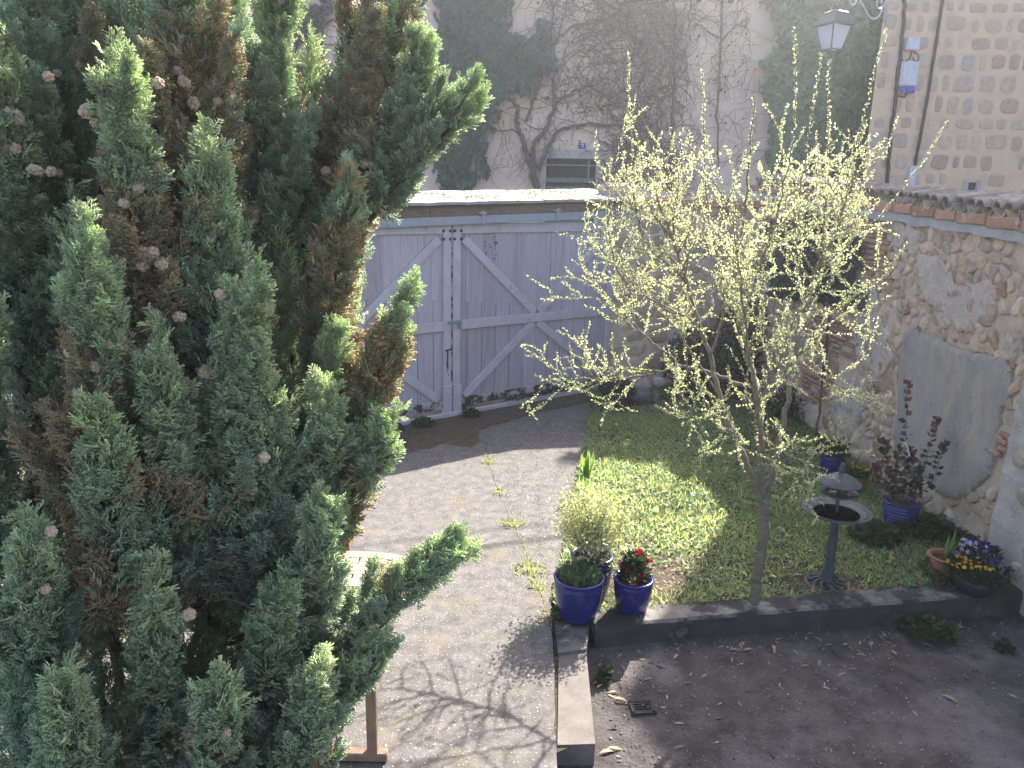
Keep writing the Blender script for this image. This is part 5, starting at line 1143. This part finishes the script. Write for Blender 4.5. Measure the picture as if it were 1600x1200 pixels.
# ------------------------------------------------------------------ pots
def pot(name, label, cat, rim_px, r_, h, mat, rimz=None, taper=.68, soil='potsoil', ribs=0, group=None, base_z=.0, lip=.012):
    c = G(*rim_px, base_z+h); t = thing(name, label, cat, (c[0], c[1], base_z), group)
    prof = [(0.001, .0), (r_*taper*.96, 0), (r_*taper, .012)]; K = 14 if not ribs else 36
    for k in range(1, K+1):
        f_ = k/K; rr = r_*(taper+(1-taper)*math.sin(f_*math.pi/2)**.85)
        if ribs: rr += .006*math.sin(f_*ribs*2*math.pi)*(1 if .12 < f_ < .9 else 0)
        prof.append((rr-.012*(f_ > .93), h*f_*.93))
    prof += [(r_-.002, h*.945), (r_+lip*.5, h*.955), (r_+lip*.6, h*.985), (r_, h), (r_-.018, h*.995), (r_-.026, h*.93), (r_-.03, h*.8)]
    mb = MB(); mb.lathe(prof, 40); mb.obj('vessel', M[mat], t, smooth=True)
    mb = MB(); n_ = 24; P = [(0, 0, h*.86+.01)]+[((r_-.024)*q*math.cos(a), (r_-.024)*q*math.sin(a), h*.86+random.uniform(-.008, .008)) for q in (.5, 1) for a in np.linspace(0, 2*math.pi, n_, endpoint=False)]
    mb.add(P, [(0, 1+k, 1+(k+1) % n_) for k in range(n_)]+[(1+k, 1+n_+k, 1+n_+(k+1) % n_, 1+(k+1) % n_) for k in range(n_)]); mb.obj('soil', M[soil], t)
    return t, h*.86
def flowers(t, P, size, col, name='flowers', up=True):
    P = np.asarray(P); n = len(P); D = rng.normal(size=(n, 3)); D[:, 2] *= .3
    V, Fc, C = scatter(FLW_V, FLW_F, frames(D, np.tile(np.array([0, -.8, .7]), (n, 1))), P, rng.uniform(*size, n), col if np.ndim(col) == 2 else vary(col, n, .15, .05)); return tag(link(name, npmesh(name, V, Fc, C), M['petal'], t), kind='stuff')
def disc(n, r_): a = rng.uniform(0, 6.28, n); q = r_*np.sqrt(rng.random(n)); return np.stack([np.cos(a)*q, np.sin(a)*q], -1)
# 1 largest pot with lavender seedlings
t, hs_ = pot('blue_pot', 'largest cobalt glazed pot in front, full of feathery lavender shoots', 'plant pot', (905, 900), .178, .33, 'blue')
d = disc(420, .14); P = np.c_[d, np.full(420, hs_)]; leaves_part('shoots', P, np.c_[d*1.2+rng.normal(size=(420, 2))*.25, np.ones(420)], (.06, .13), (.12, .19, .10), M['leaf'], t, BLADE_V*np.array([1.3, 1, 1]), BLADE_F)
d = disc(1300, .13); leaves_part('foliage', np.c_[d, hs_+.01+.09*rng.random(1300)], rng.normal(size=(1300, 3))*.6+Z*.8, (.018, .03), (.12, .18, .10), M['leaf'], t)
# 2 pot with variegated shrub
t, hs_ = pot('blue_pot', 'ribbed dark blue pot behind, holding the cream variegated shrub', 'plant pot', (925, 866), .158, .36, 'navy', ribs=9)
sh = MB(); LT, LD = [], []
for k in range(64):
    a = random.uniform(0, 6.28); sp_ = random.uniform(.05, .30); top = np.array([math.cos(a)*sp_, math.sin(a)*sp_, hs_+random.uniform(.30, .70)*(1-.3*sp_/.3)]); b0 = np.array([math.cos(a)*.03, math.sin(a)*.03, hs_]); P = smooth_path([b0, (b0+top)/2+rng.normal(size=3)*.02, top], 5, .004); sh.tube(P, list(np.linspace(.004, .0015, len(P))), 4, cap=False)
    for j in range(105):
        f_ = random.uniform(.46, 1); i = int(f_*(len(P)-1)); LT.append(np.array(P[i])+rng.normal(size=3)*.045); LD.append(rng.normal(size=3)+Z*.4)
sh.obj('stems', M['bark'], t); C0 = vary((.38, .40, .25), len(LT), .2, .08); cr = rng.random(len(LT)) < .55; C0[cr] = vary((.60, .60, .46), cr.sum(), .15, .05)
leaves_part('foliage', np.array(LT), np.array(LD), (.017, .032), C0, M['leaf'], t)
# 3 pot with wallflower
t, hs_ = pot('blue_pot', 'smaller cobalt glazed pot on the right with red wallflowers', 'plant pot', (990, 902), .142, .285, 'blue')
n = 420; zz = rng.random(n); a = rng.uniform(0, 6.28, n); rr = .085*(1-zz*.6)*np.sqrt(rng.random(n)); P = np.stack([np.cos(a)*rr, np.sin(a)*rr, hs_+zz*.19], -1)
leaves_part('foliage', P, np.stack([np.cos(a), np.sin(a), .35+.5*zz], -1), (.045, .085), (.022, .055, .03), M['leaf'], t, LONG_V*np.array([1.1, 1, 1]), LONG_F)
mb = MB(); mb.tube([(0, 0, hs_-.02), (0, .005, hs_+.2)], .006, 5); mb.obj('stem', M['bark'], t)
for dx, dz_, dy, c in ((-.095, .16, 0, (.16, .01, .03)), (-.065, .17, .03, (.13, .01, .03)), (-.03, .125, -.05, (.35, .015, .02)), (.005, .24, .02, (.22, .012, .03)), (.03, .235, .0, (.42, .02, .02)), (.075, .19, .02, (.25, .012, .03)), (.09, .185, -.01, (.35, .02, .03)), (.06, .12, -.05, (.12, .01, .03)), (.0, .03, -.10, (.60, .05, .02)), (-.06, .09, -.04, (.33, .02, .02)), (.12, .08, .02, (.12, .01, .03)), (.05, .08, -.06, (.25, .02, .03))):
    q = np.array([dx, dy, hs_+dz_]); P = q+rng.normal(size=(9, 3))*.011; o = flowers(t, P, (.022, .034), c, 'flower'); o['kind'] = 'part'; del o['kind']
# right hand group
t, hs_ = pot('blue_pot', 'ribbed royal blue pot by the cement patch with the red tipped photinia', 'plant pot', (1410, 783), .158, .27, 'blue', ribs=8, taper=.74)
pc0 = np.array(t.location); toward = lambda x, y, Y: AY(x, y, Y)-pc0
ST = [[(1412, 780), (1414, 720), (1416, 660), (1418, 600)], [(1408, 780), (1390, 740), (1382, 700), (1376, 690)], [(1415, 780), (1440, 740), (1455, 690), (1462, 655)], [(1416, 782), (1455, 755), (1470, 710), (1476, 695)], [(1410, 780), (1400, 740), (1402, 700)], [(1410, 780), (1420, 740), (1425, 710)], [(1408, 780), (1380, 760), (1368, 730)], [(1412, 780), (1430, 755), (1438, 735)]]
sb_ = MB(); LT, LD, LC, LS_ = [], [], [], []
for i, pts in enumerate(ST):
    Yp = pc0[1]; P = smooth_path([toward(x, y, Yp+random.uniform(-.03, .03)) for x, y in pts], 6, .003); sb_.tube(P, list(np.linspace(.005, .002, len(P))), 5, cap=False)
    for j in range(2, len(P)):
        f_ = j/(len(P)-1); red = f_ > .72 or (i in (1, 4, 6) and random.random() < .75)
        for q in range(3 if not red else 5): a = random.uniform(0, 6.28); LT.append(np.array(P[j])); LD.append(np.array([math.cos(a), math.sin(a)*.8, .3 if not red else .9])); LC.append(np.array((.15, .065, .055) if red else (.02, .05, .035))*random.uniform(.7, 1.3)); LS_.append(random.uniform(.05, .085) if not red else random.uniform(.04, .075))
for k in range(150):
    q = toward(random.uniform(1372, 1440), random.uniform(715, 785), pc0[1]+random.uniform(-.12, .1)); LT.append(q); LD.append(rng.normal(size=3)+Z*.2); LC.append(np.array(random.choice(((.20, .12, .09), (.13, .06, .05), (.03, .05, .035), (.28, .20, .15))))*random.uniform(.7, 1.2)); LS_.append(random.uniform(.04, .07))
sb_.obj('stems', M['bark'], t)
V, Fc, C = scatter(LEAF_V*np.array([1.25, 1, 1]), LEAF_F, frames(np.array(LD)), np.array(LT), np.array(LS_), np.array(LC)); tag(link('foliage', npmesh('foliage', V, Fc, C), M['gloss'], t), kind='stuff')
mb = MB(); P = smooth_path([toward(x, y, pc0[1]-.05) for x, y in ((1414, 692), (1418, 700), (1421, 713))], 4, .0); mb.tube(P, .008, 5); mb.obj('plant_tag', M['white'], t)
t, hs_ = pot('blue_pot', 'plain royal blue pot near the wall behind the bird bath, leafy plant in it', 'plant pot', (1302, 708), .135, .24, 'blue', taper=.76)
n = 240; d = disc(n, .14); leaves_part('foliage', np.c_[d, hs_+.10*rng.random(n)], np.c_[d*6+rng.normal(size=(n, 2))*.4, .5+rng.random(n)], (.05, .10), (.03, .065, .035), M['leaf'], t)
t, hs_ = pot('terracotta_pot', 'terracotta pot of yellow pansies behind the bird bath roof', 'plant pot', (1338, 742), .115, .19, 'terra', taper=.7)
n = 200; d = disc(n, .12); leaves_part('foliage', np.c_[d, hs_+.09*rng.random(n)], np.c_[d*5+rng.normal(size=(n, 2))*.4, .5+rng.random(n)], (.04, .07), (.03, .07, .03), M['leaf'], t)
d = disc(24, .13); flowers(t, np.c_[d, hs_+.09+.05*rng.random(24)], (.034, .048), (.75, .42, .02))
n = 14; leaves_part('blades', rng.normal(size=(n, 3))*.03*np.array([1, 1, 0])+np.array([-.02, 0, hs_]), np.stack([rng.normal(size=n)*.5, rng.normal(size=n)*.4, np.ones(n)], -1), (.15, .3), (.05, .11, .05), M['lawn'], t, BLADE_V*np.array([1.5, 1, 1.5]), BLADE_F)
t, hs_ = pot('terracotta_pot', 'terracotta pot with a few strappy bulb leaves beside the curb', 'plant pot', (1479, 868), .135, .20, 'terra', taper=.7)
n = 7; leaves_part('blades', rng.normal(size=(n, 3))*.015*np.array([1, 1, 0])+np.array([.0, 0, hs_]), np.stack([rng.normal(size=n)*.35, rng.normal(size=n)*.25, np.ones(n)], -1), (.18, .30), (.09, .17, .06), M['lawn'], t, BLADE_V*np.array([1.6, 1, 1.2]), BLADE_F)
mb = MB(); mb.box((.07, .0, hs_+.03), (.035, .006, .08), bev=.002); mb.obj('plant_label', simple('lilac plastic', (.25, .22, .55), .5), t)
t, hs_ = pot('terracotta_pot', 'terracotta pot of white and purple pansies against the pier', 'plant pot', (1527, 868), .125, .19, 'terra', taper=.7)
n = 260; d = disc(n, .15); leaves_part('foliage', np.c_[d, hs_+.10*rng.random(n)], np.c_[d*5+rng.normal(size=(n, 2))*.4, .5+rng.random(n)], (.035, .06), (.02, .045, .03), M['leaf'], t)
P = []; Cc = []
for k in range(52):
    x, y = rng.normal(0, .065), rng.normal(0, .06); P.append((x, y, hs_+.10+.06*random.random()-abs(x)*.2)); Cc.append((.55, .55, .72) if x+rng.normal()*.03 < -.02 else (.045, .02, .13))
flowers(t, P, (.034, .05), np.array(Cc))
t, hs_ = pot('flower_bowl', 'black plastic bowl on the curb with small yellow and violet violas', 'plant pot', (1527, 900), .165, .14, 'bowl', taper=.62, base_z=.03)
n = 420; d = disc(n, .19); leaves_part('foliage', np.c_[d, hs_+.11*rng.random(n)], np.c_[d*4+rng.normal(size=(n, 2))*.4, .5+rng.random(n)], (.03, .055), (.02, .05, .025), M['leaf'], t)
P = []; Cc = []
for k in range(60):
    x, y = rng.uniform(-.22, .19), rng.uniform(-.13, .14); P.append((x, y, hs_+.11+.06*random.random())); Cc.append((.75, .42, .02) if x+rng.normal()*.04 < .02 else (.06, .03, .20))
flowers(t, P, (.026, .038), np.array(Cc))
# far corner by the gate pier
t, hs_ = pot('planter', 'black square-shouldered planter of dark ivy at the gate pier foot', 'plant pot', (963, 612), .20, .24, 'bowl', taper=.8)
n = 330; d = disc(n, .24); leaves_part('foliage', np.c_[d, hs_+.18*rng.random(n)], np.c_[d*4+rng.normal(size=(n, 2))*.4, .1+rng.random(n)*.5], (.05, .09), (.018, .045, .03), M['ivy'], t, IVY_V, IVY_F, up=(0, 0, 1))
t, hs_ = pot('blue_pot', 'tall dark blue pot of strappy daffodil leaves next to the gate pier', 'plant pot', (978, 545), .15, .44, 'navy', taper=.75)
n = 60; leaves_part('blades', rng.normal(size=(n, 3))*.05*np.array([1, 1, 0])+np.array([0, 0, hs_]), np.stack([rng.normal(size=n)*.35, rng.normal(size=n)*.35, np.ones(n)], -1), (.3, .6), (.06, .115, .07), M['lawn'], t, BLADE_V*np.array([1.3, 1, 1.5]), BLADE_F)
t, hs_ = pot('terracotta_pot', 'terracotta pot with pale flowers in the far shady corner', 'plant pot', (1026, 566), .13, .22, 'terra')
n = 120; d = disc(n, .12); leaves_part('foliage', np.c_[d, hs_+.16*rng.random(n)], np.c_[d*4+rng.normal(size=(n, 2))*.4, .3+rng.random(n)], (.05, .08), (.02, .05, .035), M['leaf'], t); d = disc(14, .12); flowers(t, np.c_[d, hs_+.14+.05*rng.random(14)], (.05, .07), (.4, .42, .5))
def rock(name, label, c, sz, mat, seed):
    r_ = random.Random(seed); V, n1, n2 = [], 7, 10
    for i in range(n1+1):
        for j in range(n2):
            th = math.pi*i/n1; p = np.array([math.sin(th)*math.cos(2*math.pi*j/n2), math.sin(th)*math.sin(2*math.pi*j/n2), math.cos(th)]); p = np.sign(p)*np.abs(p)**.7; V.append(p*np.array(sz)*(.85+.3*fbm(p[0]*1.5+seed, p[1]*1.5+p[2]*1.7+5)))
    mb = MB(); mb.add(V, [(i*n2+j, (i+1)*n2+j, (i+1)*n2+(j+1) % n2, i*n2+(j+1) % n2) for i in range(n1) for j in range(n2)]); return tag(mb.obj(name, M[mat], smooth=35, loc=tuple(c)), label, 'rock')
rock('rock', 'pale lichen spotted boulder beside the black planter', G(1005, 622, .12), (.24, .17, .15), 'curb', 2)
rock('rock', 'small white block lying behind the boulder in the corner', G(1030, 596, .28), (.10, .07, .07), 'pier', 4)
rock('rock', 'dark stone block behind the pale boulder', G(998, 606, .17), (.20, .15, .16), 'cement', 7)
# dark shrubs in the shady corner
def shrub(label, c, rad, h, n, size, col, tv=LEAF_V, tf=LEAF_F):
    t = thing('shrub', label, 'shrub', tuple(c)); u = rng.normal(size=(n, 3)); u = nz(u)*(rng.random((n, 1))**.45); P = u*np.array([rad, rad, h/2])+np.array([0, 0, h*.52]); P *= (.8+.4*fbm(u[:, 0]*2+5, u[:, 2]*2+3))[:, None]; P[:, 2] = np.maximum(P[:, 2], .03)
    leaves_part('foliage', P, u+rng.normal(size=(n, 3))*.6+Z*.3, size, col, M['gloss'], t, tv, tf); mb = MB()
    for k in range(5): a = random.uniform(0, 6.28); mb.tube([(0, 0, 0), (math.cos(a)*rad*.4, math.sin(a)*rad*.4, h*.4), (math.cos(a)*rad*.6, math.sin(a)*rad*.6, h*.8)], [.015, .01, .004], 5)
    mb.obj('stems', M['bark'], t); return t
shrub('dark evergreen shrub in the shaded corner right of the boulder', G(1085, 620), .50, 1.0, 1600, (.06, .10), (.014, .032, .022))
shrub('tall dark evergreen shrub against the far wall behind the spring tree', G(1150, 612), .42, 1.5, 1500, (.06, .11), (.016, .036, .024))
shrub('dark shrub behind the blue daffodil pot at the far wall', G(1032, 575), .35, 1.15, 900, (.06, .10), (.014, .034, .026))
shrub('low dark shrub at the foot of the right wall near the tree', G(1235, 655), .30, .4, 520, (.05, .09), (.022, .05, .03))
shrub('low dark plant beside the plain royal blue pot', G(1330, 700), .17, .38, 220, (.06, .10), (.02, .045, .035))
# dry grass tangle near the drive edge
p = G(935, 665); t = thing('dry_grass', 'tangle of dry pale grass at the drive edge by the lawn', 'dry grass', tuple(p)); n = 70
leaves_part('blades', rng.normal(size=(n, 3))*np.array([.14, .12, .0]), np.stack([rng.normal(size=n), rng.normal(size=n), rng.random(n)*.3], -1), (.15, .32), (.26, .22, .16), M['litter'], t, BLADE_V*np.array([.6, 1, .5]), BLADE_F)

# ================================================================== BIRD BATH
bc = G(1292, 914); bb = thing('bird_bath', 'dark green metal bird bath with feeder tray and little roof', 'bird bath', tuple(bc))
def zat(py, px=1298): q = AY(px, py, bc[1]); return q[2]
zb, zt, zr, zf = zat(800), zat(773), zat(752), zat(733)
mb = MB(); mb.lathe([(.172, 0), (.178, .012), (.170, .022), (.150, .024), (.148, .004)], 36); 
for k in range(10):
    a = 2*math.pi*k/10; P = [(math.cos(a+.25*s)*r_, math.sin(a+.25*s)*r_, z) for r_, z, s in ((.155, .018, 0), (.125, .03, .9), (.10, .035, .4), (.07, .045, -.3), (.045, .05, 0))]; mb.tube(P, [.010, .012, .012, .012, .012], 5)
    P = [(math.cos(a+.32)*r_, math.sin(a+.32)*r_, z) for r_, z in ((.155, .018), (.13, .026), (.11, .03))]; mb.tube(P, .012, 5)
mb.obj('base', M['verdigris'], bb, smooth=True)
mb = MB(); mb.lathe([(.06, .035), (.062, .06), (.045, .075), (.052, .095), (.040, .12), (.037, .16), (.034, zb*.6), (.031, zb-.06), (.04, zb-.04), (.06, zb-.03)], 20); mb.obj('pedestal', M['verdigris'], bb, smooth=True)
scal = lambda a, i: 1
rb_ = .262
mb = MB(); mb.lathe([(.04, -.045), (.12, -.038), (.19, -.018), (rb_-.012, .006), (rb_, .012), (rb_-.004, .022), (rb_-.05, .014), (rb_-.085, -.008), (.12, -.022), (.001, -.024)], 48, (0, 0, zb)); mb.obj('bowl', M['verdigris'], bb, smooth=50)
mb = MB()
for k in range(56): a = 2*math.pi*k/56; mb.tube([(math.cos(a)*(rb_-.045), math.sin(a)*(rb_-.045), zb+.014), (math.cos(a)*(rb_+.003), math.sin(a)*(rb_+.003), zb+.019)], .006, 5)
mb.obj('rim_beading', M['verdigris'], bb)
mb = MB(); mb.lathe([(.001, 0), (.172, 0)], 40, (0, 0, zb-.004)); mb.obj('water', M['water'], bb)
mb = MB(); mb.tube([(0, 0, zb-.03), (0, 0, zt+.01)], .014, 10); mb.obj('tray_stem', M['verdigris'], bb, smooth=True)
mb = MB(); mb.lathe([(.02, -.01), (.10, -.006), (.138, .012), (.147, .016), (.140, .024), (.105, .014), (.095, .002), (.001, .002)], 36, (0, 0, zt)); mb.obj('feeder_tray', M['verdigris'], bb, smooth=50)
mb = MB()
for k in range(3): a = .5+2*math.pi*k/3; mb.tube([(math.cos(a)*.085, math.sin(a)*.085, zt), (math.cos(a)*.085, math.sin(a)*.085, zr+.02)], .008, 8)
mb.tube([(0, 0, zt), (0, 0, zr+.04)], .02, 8); mb.obj('roof_post', M['verdigris'], bb, smooth=True)
mb = MB(); mb.lathe([(.150, -.004), (.156, .0), (.10, .045), (.05, .072), (.02, .086), (.018, .10), (.001, .10)], 36, (0, 0, zr-.012)); mb.lathe([(.148, -.004), (.09, .035), (.001, .07)], 36, (0, 0, zr-.016)); mb.obj('roof', M['verdigris'], bb, smooth=40)
mb = MB(); mb.lathe([(.012, .08), (.022, .095), (.026, .115), (.016, .13), (.019, .145), (.012, .16), (.001, .168)], 14, (0, 0, zr-.012)); mb.obj('finial', M['verdigris'], bb, smooth=True)

# ================================================================== GARDEN TABLE
TZ = .72; e0 = G(602, 862, TZ); e1 = G(637, 893, TZ); cxT, cyT = e1[0]-.42, 4.42
tb = thing('garden_table', 'oval slatted wooden garden table half hidden behind the conifer', 'table', (cxT, cyT, 0))
hx, hy = .42, e0[1]-cyT+.0
def oval(a, k=1.0, p=2.6): return np.array([math.copysign(abs(math.cos(a))**(2/p), math.cos(a))*hx*k, math.copysign(abs(math.sin(a))**(2/p), math.sin(a))*hy*k])
mb = MB(); n = 64; P = []
for a in np.linspace(0, 2*math.pi, n, endpoint=False):
    o = oval(a); i = o*np.array([(hx-.085)/hx, (hy-.085)/hy]); P += [(o[0], o[1], TZ-.03), (o[0], o[1], TZ), (i[0], i[1], TZ), (i[0], i[1], TZ-.03)]
mb.add(P, [(k*4+q, ((k+1) % n)*4+q, ((k+1) % n)*4+(q+1) % 4, k*4+(q+1) % 4) for k in range(n) for q in range(4)]); mb.obj('rim', M['teak'], tb)
ns = 11; pw = 2*(hx-.085)/ns; ymax = lambda x: (hy-.082)*(1-(abs(x)/(hx-.08))**2.6)**(1/2.6)
for sgn, ya in ((1, .32),):
    pass
yc = G(600, 912, TZ)[1]-cyT
for k in range(ns):
    x = -(hx-.085)+pw*(k+.5); ym = ymax(abs(x)+pw*.3)
    for a, b in ((yc+.045, ym), (-.03, yc-.045), (-ym, -.12)):
        if b-a < .03: continue
        mb = MB(); mb.box((x, (a+b)/2, TZ-.012), (b-a, pw-.009, .02), [(0, 1, 0), (1, 0, 0), (0, 0, -1)], bev=.003); mb.obj('slat', M['teak'], tb)
for y_ in (yc, -.075):
    mb = MB(); mb.box((0, y_, TZ-.011), (2*ymax(0)*0+2*(hx-.085), .085, .026), bev=.003); mb.obj('cross_piece', M['teak'], tb)
lp = G(582, 1190, .0); lx, ly = lp[0]-cxT, lp[1]-cyT
for sx in (1, -1):
    for sy in (1, -1):
        mb = MB(); mb.box(((lx if sy < 0 else lx-.45) if sx > 0 else -.55, sy*abs(ly)*(.98 if sy < 0 else .7), TZ/2-.02), (TZ-.05, .055, .055), [(0, 0, 1), (1, 0, 0), (0, 1, 0)], bev=.006); mb.obj('leg', M['teakleg'], tb)
for sy in (1, -1):
    mb = MB(); mb.box((((lx if sy < 0 else lx-.45)-.55)/2, sy*abs(ly)*(.98 if sy < 0 else .7), .03), (abs((lx if sy < 0 else lx-.45)+.55)+.16, .06, .05), bev=.006); mb.obj('foot', M['teakleg'], tb)
    mb = MB(); mb.box((((lx if sy < 0 else lx-.45)-.55)/2, sy*abs(ly)*(.98 if sy < 0 else .7), TZ-.06), (abs((lx if sy < 0 else lx-.45)+.55)+.1, .05, .06), bev=.006); mb.obj('apron', M['teakleg'], tb)
for p_, q_ in ():
    pass
# overhead wires crossing from the stone building (their shadows fall on the drive)

Lh = 6.7/math.tan(SUN_EL); sh = np.array([math.sin(SUN_AZ)*Lh, math.cos(SUN_AZ)*Lh, 6.7])
for pa, pb_, r_, lab in (((612, 876), (880, 833), .022, 'thicker overhead cable running from the stone building above the drive'), ((620, 845), (760, 826), .012, 'thinner overhead cable running from the stone building above the drive')):
    A_, B_ = G(*pa)+sh, G(*pb_)+sh; d = nz(B_-A_); te = (RY-.05-A_[1])/d[1]; te = min(te, 14); ts = -13
    P = [A_+d*(ts+(te-ts)*k/20)-Z*(.25*math.sin(math.pi*k/20)-.2) for k in range(21)]; mb = MB(); mb.tube(P, r_, 6); tag(mb.obj('overhead_cable', M['blackcable'], smooth=True), lab, 'cable')

# ================================================================== thin air volume added to imitate veiling lens glare
mb = MB(); mb.box((0, 5, 6.75), (170, 160, 16.5)); hz = tag(mb.obj('glare_veil', None), kind='stuff')
hm = bpy.data.materials.new('lens glare veil'); hm.use_nodes = True; ht = hm.node_tree; ht.nodes.clear()
ho = ht.nodes.new('ShaderNodeOutputMaterial'); hv = ht.nodes.new('ShaderNodeVolumePrincipled'); hv.inputs['Density'].default_value = .0030; hv.inputs['Anisotropy'].default_value = .7; hv.inputs['Color'].default_value = (.93, .95, 1, 1)
ht.links.new(hv.outputs[0], ho.inputs['Volume']); hz.data.materials.append(hm)
